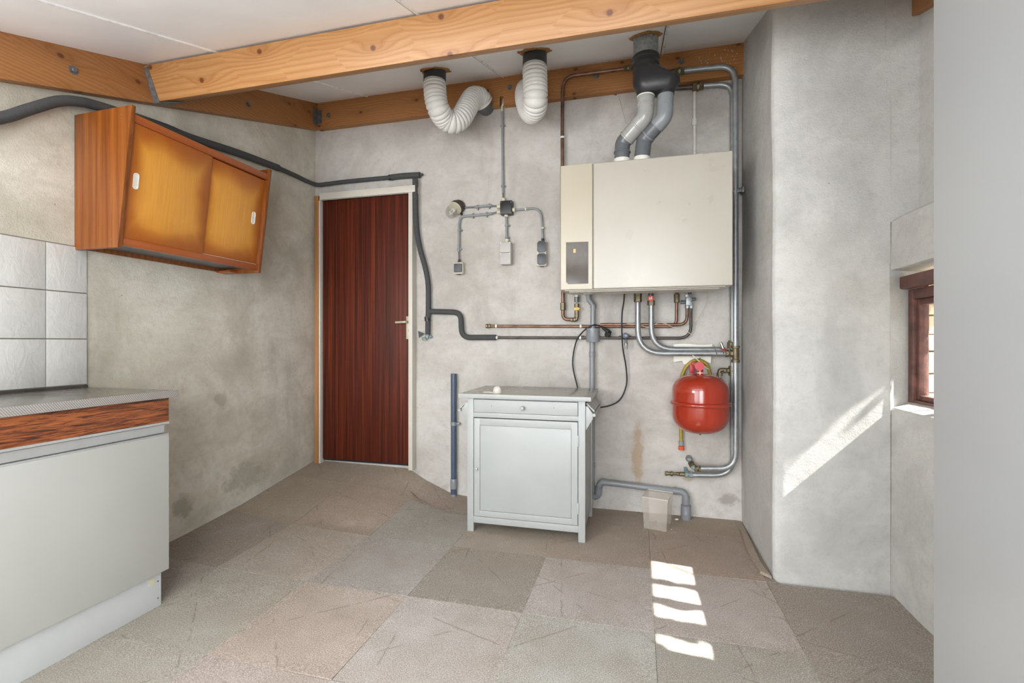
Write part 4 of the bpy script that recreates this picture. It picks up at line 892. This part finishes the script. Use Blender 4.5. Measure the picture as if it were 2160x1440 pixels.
MB().tube([BW(1253, 1048, .045), BW(1262, 1045, .05), BW(1264, 1016, .05), BW(1290, 1018.5, .05), BW(1446, 1038, .055), BW(1447, 1066, .055)], .0195, 18, .035).build('tube', 'pvc', t)
for a, b in ((BW(1262, 1042, .05), BW(1263.5, 1026, .05)), (BW(1268, 1016.5, .05), BW(1276, 1017.5, .05)), (BW(1420, 1034.5, .055), BW(1428, 1035.5, .055)), (BW(1447, 1046, .055), BW(1447, 1063, .055))): MB().cyl(a, b, .0225, 18).build('socket', 'pvc', t)
q = BW(1447, 1064, .055); MB().lathe([(.022, q.z), (.030, q.z-.003), (.030, q.z-.045), (.031, q.z-.047), (.031, q.z-.06), (.029, .004), (.029, 0)][::-1], (q.x, q.y, 0), (0, 0, 1), 22).build('floor_socket', 'pvc', t)
# black cable with plug
t = thing('power_cable', 'black cable looping from the boiler behind the cabinet to a loose plug', 'cable', tuple(BW(1320, 800, .03)))
ys = 2.98
cp = [BW(1317.5, 612, .06), BW(1316, 635, .065), BW(1312, 665, .065), BW(1313, 726, .065), BW(1321, 778, .04), BW(1320.5, 815, .03), BW(1303, 847, .03), BW(1264, 859, .05), BW(1235, 850, .05), BW(1222, 832, .04), BW(1218, 816, .03), BW(1208, 767, .025), BW(1215, 722, .03), BW(1230, 699, .06), BW(1248, 686.5, .075), BW(1260, 686, .06), BW(1272, 691, .05)]
MB().sweep(spline(cp, 8), .0046, 8).build('cord', 'cable', t)
mb = MB(); mb.sweep([BW(1270, 690, .05), BW(1277, 695, .06), BW(1284, 700, .065)], [.007, .012, .016], 12); mb.cyl(BW(1284, 699, .065), BW(1281, 708, .05), .019, 16); mb.build('plug', 'blackpl', t)
# booklet tucked behind the zinc pipes
t = thing('booklet', 'folded white paper manual tucked behind the zinc pipes', 'booklet', tuple(BW(1463, 765, .03)))
mb = MB()
def page(cs, k=10, bulge=.004):
    g_ = [[None]*(k+1) for _ in range(k+1)]
    def P(u, v): 
        p = cs[0].lerp(cs[1], u).lerp(cs[3].lerp(cs[2], u), v); p.y -= bulge*math.sin(u*math.pi)*(1-v); p.z += .008*math.sin(u*math.pi*2)*(1-v)*.5; return p
    m_ = MB(); m_.grid(P, k, k); r = bmesh.ops.extrude_face_region(m_.bm, geom=m_.bm.faces[:])
    for v in [g for g in r['geom'] if isinstance(g, bmesh.types.BMVert)]: v.co.y += .0018
    bmesh.ops.recalc_face_normals(m_.bm, faces=m_.bm.faces[:]); return m_
page([BW(1421, 726, .03), BW(1502, 725.5, .03), BW(1505, 750, .03), BW(1421, 763.5, .03)]).build('cover', 'paper', t)
page([BW(1422, 730, .036), BW(1500, 728, .036), BW(1482, 752, .036), BW(1443, 769, .036)]).build('leaf', 'paper', t)
page([BW(1470, 729, .026), BW(1503, 728, .026), BW(1499, 766, .026), BW(1478, 757, .026)]).build('leaf', 'paper', t)

# expansion vessel
Yv = 3.045; vc = PY(1477, 855, Yv); R_v = .158
ztop_, zseam, zbot = PY(1477, 789, Yv-.03).z, PY(1477, 856, Yv-.15).z, PY(1477, 915, Yv-.03).z
t = thing('expansion_vessel', 'glossy red expansion vessel hanging in the corner under the zinc pipes', 'vessel', (vc.x, Yv, zbot))
def dome(z_, zc_, s_):  return None
prof = []
for k in range(9):
    a = math.pi/2*k/8; prof.append((R_v*math.sin(a)**.72 if k else 0, ztop_ - (ztop_-zseam-.07)*(1-math.cos(a))**1.0))
prof.append((R_v, zseam+.012))
MB().lathe([(r_, z_) for r_, z_ in prof][::-1], (vc.x, Yv, 0), (0, 0, 1), 56).build('upper_shell', 'red', t, 60)
prof = [(R_v, zseam-.012)]
for k in range(9):
    a = math.pi/2*(8-k)/8; prof.append((R_v*math.sin(a)**.72 if k < 8 else 0, zbot + (zseam-zbot-.07)*(1-math.cos(a))))
MB().lathe(prof[::-1], (vc.x, Yv, 0), (0, 0, 1), 56).build('lower_shell', 'red', t, 60)
MB().lathe([(R_v-.002, -.014), (R_v+.010, -.010), (R_v+.013, 0), (R_v+.010, .008), (R_v-.002, .012)], (vc.x, Yv, zseam), (0, 0, 1), 56).build('seam_ring', 'red', t, 60)
nz = PY(1475, 776, Yv).z
MB().cyl((vc.x-.004, Yv-.03, ztop_-.012), (vc.x-.004, Yv-.03, nz+.01), .0175, 18).build('neck', 'red', t)
MB().cyl((vc.x-.004, Yv-.03, ztop_+.006), (vc.x-.004, Yv-.03, ztop_+.010), .0188, 18).build('white_band', 'white_mark', t)
MB().cyl((vc.x, Yv, zbot+.004), (vc.x, Yv, zbot-.010), .006, 10).build('air_valve', 'blackpl', t)
t = thing('vessel_bracket', 'red plastic bracket holding the vessel neck to the wall', 'bracket', tuple(PY(1475, 775, Yv)))
c = PY(1475.5, 772, Yv-.05); MB().cyl(c, (c.x, c.y+.02, c.z), .026, 28).build('front_disc', 'red2', t)
MB().cyl((c.x, c.y+.02, c.z), BW(1458, 765, .0), .015, 18).build('arm', 'redknob', t)
a = BW(1457, 766, .05); MB().box(a.x-.006, a.x+.020, D-.055, D-.045, BW(1457, 787, .05).z, a.z, .002).build('hanger_plate', 'red2', t)
tag(MB().tube([BW(1461, 749, .10), BW(1474, 761, .14), BW(1487, 773, .13), BW(1494, 778, .12)], .0028, 8, .01).build('tie_string', 'offwhite'), 'white string knotted around the red vessel bracket', 'string')
t = thing('garden_hose', 'short yellow hose looped behind the red vessel with orange connector', 'hose', tuple(BW(1437, 930, .03)))
hp = [BW(1437, 932, .03), BW(1436, 900, .025), BW(1433, 850, .02), BW(1437, 800, .03), BW(1446, 776, .04), BW(1460, 762, .045), BW(1476, 760, .04), BW(1490, 768, .035), BW(1497, 785, .03), BW(1499, 815, .02)]
MB().sweep(spline(hp, 8), .0108, 12).build('tube', 'yellow', t)
MB().lathe([(.0155, 0), (.0155, .020), (.013, .022), (.013, .028)], BW(1437, 930, .03), (0, 0, -1), 12).build('grey_nut', 'pvc', t)
MB().lathe([(.014, 0), (.0175, .003), (.0175, .022), (.016, .025), (.011, .026)], BW(1437, 940, .03), (0, 0, -1), 18).build('orange_end', 'orange', t)

# ================================================================ electrics
t = thing('junction_box', 'black junction box with cream cable glands on the back wall', 'junction box', tuple(BW(1067, 450, .02)))
a, b = BW(1055, 424, .05), BW(1080, 451, .05)
MB().box(a.x, b.x, D-.055, D+.001, b.z, a.z, .006).build('body', 'blackpl', t); MB().box(a.x+.002, b.x-.002, D-.062, D-.054, b.z+.002, a.z-.002, .004).build('lid', 'blackpl', t)
for px, py in ((1057, 427), (1078, 426), (1057, 449), (1078, 449)): MB().lathe([(.0038, 0), (.0035, .003)], BW(px, py, .061), (0, -1, 0), 8).build('lid_screw', 'iron', t)
def gland(p, d, par): MB().lathe([(.0135, 0), (.0135, .014), (.0155, .015), (.0155, .022), (.010, .026)], p, d, 12).build('gland', 'cream', par)
gland(BW(1062, 425.5, .03), Z_, t); gland(BW(1056, 435, .03), -X_, t); gland(BW(1056, 446.5, .03), -X_, t); gland(BW(1079, 442.5, .03), X_, t); gland(BW(1068, 450, .03), -Z_, t)
def conduit(name, label, tube, cables, clips, base, mat='conduit'):
    t = thing(name, label, 'conduit', tuple(base), 'grey conduits around the junction box')
    for c_ in tube: MB().tube(c_, .0085, 10, .03).build('tube', mat, t)
    for c_ in cables: MB().tube(c_, .0055, 8, .02).build('cable', 'pvc_dark', t)
    for p_, d_ in clips:
        s_ = Vector((d_[2], 0, d_[0])); p_ = Vector(p_); mb = MB(); mb.cyl(p_-Vector(d_)*.007, p_+Vector(d_)*.007, .0115, 10); mb.cyl(p_+Vector((s_.x*.014, .004, s_.z*.014)), p_+Vector((s_.x*.014, .022, s_.z*.014)), .006, 8); mb.cyl(p_-Vector((s_.x*.012, -.004, s_.z*.012)), p_-Vector((s_.x*.012, -.02, s_.z*.012)), .005, 8); mb.build('conduit_clip', 'conduit', t)
    return t
of = .022
t = conduit('conduit', 'grey conduit rising from the junction box to the wall plate', [[BW(1061, 408, of), BW(1059, 235, of)]], [[BW(1061.5, 422, of), BW(1061, 400, of)]], [(BW(1060.6, 392, of), Z_), (BW(1059.3, 264, of), Z_)], BW(1060, 300, of))
MB().tube([BW(1059, 238, of), BW(1059, 224, of), BW(1063, 217, .03), BW(1062, 208, .01)], .0075, 10, .01).build('cream_end', 'cream', t)
conduit('conduit', 'short grey upper conduit between lamp and junction box', [[BW(1001, 436.5, of), BW(1037, 433, of)]], [[BW(980, 437.5, of), BW(1048, 434, of)]], [(BW(1007, 437, of), X_), (BW(1031, 434, of), X_)], BW(1015, 436, of))
conduit('conduit', 'grey lower-left conduit turning down to the single switch', [[BW(1038, 450.5, of), BW(972, 456.5, of), BW(968.3, 470, of), BW(967.3, 531, of)]], [[BW(1048, 447, of), BW(1036, 451, of)], [BW(967.3, 528, of), BW(968.5, 553, of)]], [(BW(997, 454.5, of), X_), (BW(1026, 452, of), X_), (BW(968.5, 485, of), Z_), (BW(967.5, 525, of), Z_)], BW(970, 500, of))
conduit('conduit', 'short grey conduit down to the grey double box', [[BW(1068, 459, of), BW(1069, 503, of)]], [], [(BW(1069, 475, of), Z_), (BW(1069, 500, of), Z_)], BW(1069, 480, of))
t = thing('conduit', 'bare grey cable arching right from the junction box to the double switch', 'conduit', tuple(BW(1144, 470, of)), 'grey conduits around the junction box')
MB().tube([BW(1089, 442.5, of), BW(1141, 437.5, of), BW(1145, 505, of)], .0072, 10, .075).build('cable', 'conduit', t)
for p_, d_ in ((BW(1109, 440.5, of), X_), (BW(1145, 481, of), Z_)): clip(p_, d_, .0085, t, 'cream', 'cable_clip', .010)
# lamp
t = thing('bulkhead_lamp', 'brown wall lamp with clear glass jar tilted downward left of the junction box', 'lamp', tuple(BW(962, 450, .05)))
p0 = BW(969, 437, .0); p1 = BW(968, 440, .05); MB().lathe([(.046, 0), (.048, .01), (.044, .035), (.036, .042)], p0, (0, -1, 0), 24).build('base', 'bakelite', t)
ax = Vector((-.20, -.62, -.62)).normalized(); c0 = Vector((p0.x-.004, D-.035, p0.z))
MB().lathe([(.040, -.01), (.046, 0), (.047, .025), (.044, .03)], c0, ax, 24).build('collar', 'bakelite', t)
gl = MB().lathe([(.045, .028), (.0445, .07), (.042, .092), (.034, .110), (.020, .122), (.004, .127)], c0, ax, 28).build('glass_jar', 'lampglass', t, 80)
MB().lathe([(.047, .026), (.048, .034), (.045, .036)], c0, ax, 28).build('rim', 'cream', t)
MB().lathe([(.016, .02), (.016, .060), (.013, .062)], c0, ax, 14).build('bulb_base', 'offwhite', t)
sd = ax.cross(Z_).normalized(); s2_ = ax.cross(sd).normalized()
for i, (u_, v_) in enumerate(((.008, .006), (-.008, .006), (0, -.009))):
    q = c0 + sd*u_ + s2_*v_; MB().sweep([q+ax*.06, q+ax*.098], .0052, 8).build('bulb_tube', 'white_mark', t)
MB().lathe([(.012, 0), (.012, .02), (.008, .024)], BW(974, 437.5, .022), X_, 10).build('gland', 'blackpl', t); MB().lathe([(.009, 0), (.009, .012)], BW(972, 450, .022), (.6, 0, -.5), 10).build('screw_boss', 'blackpl', t)
MB().lathe([(.008, 0), (.008, .012)], BW(958, 437.5, .015), -X_, 10).build('plug_cap', 'blackpl', t)
# switches and sockets
def pbox(x0, y0, x1, y1, d): a = BW(x0, y0, d); b = BW(x1, y1, d); return a.x, b.x, b.z, a.z
t = thing('light_switch', 'single cream wall switch with charcoal rocker below the lamp', 'switch', tuple(BW(968, 578, .02)))
x0, x1, z0, z1 = pbox(956, 553, 975.5, 577, .05); MB().box(x0, x1, D-.050, D+.001, z0, z1, .010, 3).build('housing', 'box_side', t)
a0, a1, a2_, a3 = pbox(957.5, 556, 974, 574, .054); MB().box(a0, a1, D-.056, D-.048, a2_, a3, .006, 3).build('rocker', 'charcoal', t)
MB().cyl(BW(968.5, 554, .025), BW(968.5, 547, .025), .009, 12).build('cable_entry', 'blackpl', t); MB().box((x0+x1)/2-.012, (x0+x1)/2+.012, D-.04, D-.02, z0-.004, z0+.002).build('bottom_plug', 'blackpl', t)
t = thing('connection_box', 'light grey double connection box under the black junction box', 'box', tuple(BW(1068, 558, .02)))
for yy0, yy1, nm in ((511, 532, 'upper_lid'), (533, 557, 'lower_lid')):
    x0, x1, z0, z1 = pbox(1054.5, yy0, 1077.5, yy1, .055); MB().box(x0, x1, D-.045, D+.001, z0, z1, .003).build('housing', 'box_grey', t)
    lid = MB().box(x0+.001, x1-.001, D-.058, D-.044, z0+.001, z1-.001, .003).build(nm, 'box_grey', t)
    for sx_ in (x0+.006, x1-.006): MB().cyl((sx_, D-.0575, z1-.006), (sx_, D-.0595, z1-.006), .004, 10).build('lid_screw', 'offwhite', lid)
gland(BW(1069, 511.5, .025), Z_, t)
t = thing('double_switch', 'double cream switch with two charcoal rockers left of the boiler', 'switch', tuple(BW(1144, 560, .02)))
x0, x1, z0, z1 = pbox(1131, 508, 1152.5, 560, .048); MB().box(x0, x1, D-.048, D+.001, z0, z1, .010, 3).build('housing', 'box_side', t)
for yy0, yy1 in ((508, 532), (534, 558)):
    x0_, x1_, z0_, z1_2 = pbox(1133, yy0+.5, 1151.5, yy1, .052); ch = .011
    MB().prism([(x0_+ch, D-.054, z0_), (x1_-ch, D-.054, z0_), (x1_, D-.054, z0_+ch), (x1_, D-.054, z1_2-ch), (x1_-ch, D-.054, z1_2), (x0_+ch, D-.054, z1_2), (x0_, D-.054, z1_2-ch), (x0_, D-.054, z0_+ch)], (0, .008, 0), .001).build('rocker', 'charcoal', t)
MB().cyl(BW(1145, 509, .022), BW(1145, 503, .022), .010, 12).build('cable_entry', 'blackpl', t); MB().box((x0+x1)/2-.012, (x0+x1)/2+.012, D-.04, D-.02, z0-.004, z0+.002).build('bottom_plug', 'blackpl', t)

# blue-grey pipe standing at the left of the cabinet
q = BW(957, 1040, .035); zt2 = BW(957, 788, .035).z; xq, yq = q.x, q.y
t = thing('standing_pipe', 'blue-grey plastic pipe standing open-ended left of the painted cabinet', 'pipe', (xq, yq, 0))
fz = floor_z(xq, yq)
mb = MB(); mb.lathe([(.0195, .09), (.0205, zt2), (.0175, zt2), (.0175, zt2-.03), (.001, zt2-.03)], (xq, yq, 0), (0, 0, 1), 20); mb.build('tube', 'pvc_blue', t)
z1c_, z2c_ = BW(957, 1010, .035).z, BW(957, 1030, .035).z
MB().lathe([(.0225, z2c_), (.0235, z2c_+.004), (.0235, z1c_), (.022, z1c_+.003)], (xq, yq, 0), (0, 0, 1), 20).build('coupling', 'pvc', t)
MB().cyl((xq, yq, .028), (xq, yq, z2c_+.005), .0215, 20).build('lower_piece', 'pvc_blue', t); MB().cyl((xq, yq, -.005), (xq, yq, .030), .0205, 20).build('foot_socket', 'pvc', t)
zc2 = BW(957, 893, .035).z; cb = MB(); cb.cyl((xq, yq, zc2-.012), (xq, yq, zc2+.012), .0225, 20); cb.box(xq+.015, xq+.045, yq-.004, yq+.004, zc2-.009, zc2+.009, .001); cb.cyl((xq+.036, yq, zc2), (xq+.036, D+.001, zc2), .004, 8); cb.build('wall_clamp', 'pvc', t)

# ================================================================ painted cabinet
XL_, XR_, YA, YB_ = -.958, -.277, 2.655, 3.105
t = thing('painted_cabinet', 'low grey-green painted cabinet with one drawer and one door', 'cabinet', ((XL_+XR_)/2, 2.88, 0))
TW = .038
for x0, x1, y0, y1 in ((XL_, XL_+TW, YA, YA+.04), (XR_-TW, XR_, YA, YA+.04), (XL_, XL_+TW, YB_-.04, YB_), (XR_-TW, XR_, YB_-.04, YB_)):
    MB().box(x0, x1, y0, y1, 0, .776, .0015).build('leg', 'paint', t)
a, b = XL_+TW, XR_-TW
for x0 in (XL_+.006, XR_-.018): MB().box(x0, x0+.012, YA+.04, YB_-.04, .06, .776).build('side_panel', 'paint', t)
MB().box(a, b, YB_-.012, YB_, .06, .776).build('back_panel', 'paint', t)
MB().box(a, b, YA+.004, YB_-.01, .052, .068).build('bottom_board', 'paint', t)
MB().box(a, b, YA+.001, YA+.025, .052, .089, .0012).build('bottom_rail', 'paint', t)
MB().box(a, b, YA+.003, YA+.03, .662, .690, .0012).build('middle_rail', 'paint', t); MB().box(a, b, YA+.003, YA+.03, .768, .777, .001).build('top_rail', 'paint', t)
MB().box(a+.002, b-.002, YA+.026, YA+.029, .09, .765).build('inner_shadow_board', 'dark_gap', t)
dr = MB().box(a+.0025, b-.0025, YA-.001, YA+.020, .692, .7655, .0015).build('drawer_front', 'paint', t)
kx = PY(1103, 860, YA).x; kz = PY(1103, 860, YA).z
MB().lathe([(.006, 0), (.006, .010), (.0115, .014), (.0125, .020), (.010, .026), (.004, .029)], (kx, YA-.001, kz), (0, -1, 0), 20).build('knob', 'paint', dr)
for px, py in ((1037, 856), (1168, 860)): q = PY(px, py, YA); MB().cyl((q.x, YA-.0015, q.z), (q.x, YA+.002, q.z), .0022, 8).build('screw_hole', 'dark_gap', dr)
da, db, dz0, dz1 = a+.004, b-.003, .0925, .6575; st = .035
d = MB().box(da, da+st, YA-.002, YA+.018, dz0, dz1, .001)
d.box(db-st, db, YA-.002, YA+.018, dz0, dz1, .001).box(da+st-.001, db-st+.001, YA-.002, YA+.018, dz1-.040, dz1, .001).box(da+st-.001, db-st+.001, YA-.002, YA+.018, dz0, dz0+.034, .001)
dd = d.build('door', 'paint', t)
MB().box(da+st+.0015, db-st-.0015, YA+.0005, YA+.010, dz0+.0355, dz1-.0415, .001).build('panel', 'paint', dd)
MB().box(da+st-.002, db-st+.002, YA+.006, YA+.012, dz0+.032, dz1-.038).build('panel_groove', 'boiler_dark', dd)
q = PY(1006, 988, YA); MB().lathe([(.004, 0), (.0035, .008), (.009, .010), (.009, .013), (.003, .016)], (q.x, YA-.002, q.z), (0, -1, 0), 12).build('turn_knob', 'paint', dd)
for zz in (.555, .185): MB().box(db-.001, db+.007, YA-.006, YA+.002, zz-.03, zz+.03, .002).build('hinge', 'paint', dd)
MB().box(-1.000, -.243, 2.622, 3.130, .777, .8005, .0025).build('top', 'paint_top', t)
MB().box(-1.0005, -.2425, 2.6212, 2.6235, .7765, .7995, .0008).build('front_lip', 'paint', t)
for px, py, wx, wy in ((1107, 830.5, .016, .006), (1128.5, 831, .009, .006), (1117, 829, .005, .003)):
    r_ = ray(px, py); q = Vector((0, 0, H)) + r_*((.8008-H)/r_.z); MB().box(q.x-wx, q.x+wx, q.y-wy, q.y+wy, .8000, .8012).rough(1, .002, 60).build('chipped_patch', 'rust', t)
# towel rails at both ends
for sx_, xs in ((-1, XL_), (1, XR_)):
    par = None
    for y0 in (YA+.012, YB_-.060):
        pts = [(xs, y0, .745), (xs+sx_*.012, y0, .745), (xs+sx_*.040, y0, .705), (xs+sx_*.040, y0, .675), (xs+sx_*.004, y0, .615), (xs, y0, .615)]
        MB().prism(pts if sx_ < 0 else pts[::-1], (0, .014, 0), .001).build('rail_bracket', 'paint', t)
    MB().cyl((xs+sx_*.048, YA-.002, .700), (xs+sx_*.048, YB_-.03, .700), .0085, 14).build('towel_rod', 'paint', t)
    MB().prism([(xs+sx_*.002, YA+.026, .755), (xs+sx_*.046, YA+.026, .712), (xs+sx_*.050, YA+.026, .718), (xs+sx_*.006, YA+.026, .762)], (0, YB_-YA-.08, 0)).build('rail_board', 'paint', t)
# scoop on the cabinet
r_ = ray(1049, 828.5); q = Vector((0, 0, H)) + r_*((.801-H)/r_.z)
t = thing('plastic_scoop', 'small translucent plastic scoop upside down on the painted cabinet top', 'scoop', tuple(q))
MB().lathe([(.0285, 0), (.0285, .003), (.0255, .004), (.025, .018), (.021, .030), (.013, .038), (.003, .0405)], q, Z_, 28).build('bowl', 'scoop', t, 70)
MB().box(q.x-.085, q.x-.024, q.y-.006, q.y+.006, q.z+.001, q.z+.005, .0015).build('handle', 'scoop', t)

# ================================================================ plastic bin
def onfloor(px, py): r_ = ray(px, py); return Vector((0, 0, H)) + r_*(-H/r_.z)
A, B = onfloor(1358, 1115.5), onfloor(1406, 1123); hh = .190
A = onfloor(1358, 1114.5); u_ = (B-A); Wd = u_.length; u_.normalize(); n_ = Vector((-u_.y, u_.x, 0)); Dp = .150
t = thing('plastic_bin', 'empty translucent plastic bin on the floor in front of the waste pipe', 'bin', tuple((A+B)/2 + n_*Dp/2))
def rect(z_, g, inset): return [A - u_*(g-inset) - n_*(g-inset) + Z_*z_, B + u_*(g-inset) - n_*(g-inset) + Z_*z_, B + u_*(g-inset) + n_*(Dp+g-inset) + Z_*z_, A - u_*(g-inset) + n_*(Dp+g-inset) + Z_*z_]
mb = MB(); R_ = [[mb.bm.verts.new(p) for p in rect(z_, g, i_)] for z_, g, i_ in ((.001, 0, .001), (.010, 0, -.0), (hh-.022, .006, 0), (hh-.021, .009, 0), (hh, .010, 0), (hh, .0085, 0.0), (hh-.020, .0075, 0), (.012, -.0012, 0), (.004, -.0012, 0))]
for P1, P2 in zip(R_, R_[1:]):
    for i in range(4): mb.bm.faces.new((P1[i], P1[(i+1) % 4], P2[(i+1) % 4], P2[i]))
mb.bm.faces.new(R_[0][::-1]); mb.bm.faces.new(R_[-1]); bmesh.ops.recalc_face_normals(mb.bm, faces=mb.bm.faces[:])
mb.build('body', 'bin', t)
R2 = rect(hh-.002, .0095, 0); MB().sweep(R2 + [R2[0]], .0022, 6).build('rim', 'scoop', t)
for k in range(3):
    px, py = ((1427, 1097), (1464, 1090), (1416, 1118))[k]; q = onfloor(px, py)
    tag(MB().ball((q.x, q.y, .006), (.009, .005, .003)[k], (1.3, .8, .6), 8, 6).rough(0, .002, 80).build('plaster_crumb', 'paper'), ('white plaster crumb beside the plastic bin', 'tiny plaster crumb right of the floor socket', 'tiny speck in front of the plastic bin')[k], 'crumb', 'plaster crumbs on the floor')
# foam crumbs clinging to the corner above the risers
mb = MB(); rn = random.Random(3)
for k in range(90):
    px, py = rn.uniform(1462, 1562), rn.uniform(84, 215); yy = D-.052 if py < 150 else D
    if py > 150: px = rn.uniform(1480, 1560)
    q = PY(px, py, yy); 
    if q.x < .60: mb.ball((q.x, yy, q.z), rn.uniform(.0016, .0032), (1, 1, 1), 5, 4)
o = mb.build('foam_crumbs', 'paper'); tag(o, 'white foam crumbs speckled over the beam end in the right corner', 'crumbs'); o['kind'] = 'stuff'

# ================================================================ outside: twigs whose shade dapples the light
# the bush stands on the ground outside
g = thing('garden_bush', 'green bush growing outside the small window', 'bush', (2.1, 1.75, -.06))
mb = MB()
for k in range(6): mb.sweep(spline([(2.1+.02*k, 1.7+.03*k, -.06), (2.1, 1.5+.1*k, .8), (2.1, 1.45+.125*k, 1.75)]), [.012]*17, 6)
mb.build('stem', 'bark', g)
def twig(cx, cy, cz, seed, label, nlv, sx_, sy_, sz_):
    rn = random.Random(seed)
    mb = MB()
    for k in range(3):
        mb.sweep(spline([Vector((cx+.25, 1.62, .9)), Vector((cx+.1, 1.9, 1.5)), Vector((cx, cy, cz)), Vector((cx+rn.uniform(-1, 1)*sx_, cy+rn.uniform(-1, 1)*sy_*.5, cz+sz_*.8))]), .0035, 5)
    t = mb.build('branch', 'bark', g); mb = MB()
    for k in range(nlv):
        c = Vector((cx+rn.uniform(-1, 1)*sx_, cy+rn.uniform(-1, 1)*sy_, cz+rn.uniform(-1, 1)*sz_)); a = Vector((rn.uniform(-1, 1), rn.uniform(-.3, .3), rn.uniform(-1, 1))).normalized(); b = a.cross(Vector((.7, 1*rn.uniform(-.5, .5), .7))).normalized(); L = rn.uniform(.05, .08)
        mb.prism([c-a*L/2, c-a*L*.1+b*L*.25, c+a*L*.2+b*L*.2, c+a*L/2, c+a*L*.2-b*L*.2, c-a*L*.1-b*L*.25], a.cross(b)*.001)
    o = mb.build('leaves', 'leaf', t); o['kind'] = 'stuff'
for i, (fy, sy_, nl, lb) in enumerate(((2.305, .010, 60, 'thin leafy branch outside the window, second from its far jamb'), (2.135, .018, 80, 'leafy branch in the middle of the bush outside the window'), (1.955, .055, 190, 'dense leafy branch on the near side of the bush outside the window'), (1.74, .07, 75, 'loose leafy branch of the bush hidden behind the white partition'))):
    X = 2.1; tt_ = (X-.15); twig(X, fy - .12*tt_, .985*tt_, i+5, lb, nl, .17, sy_, .17)
twig(2.1, 2.31, 1.985, 31, 'leafy twig outside the window nearest its far jamb', 22, .15, .03, .06)
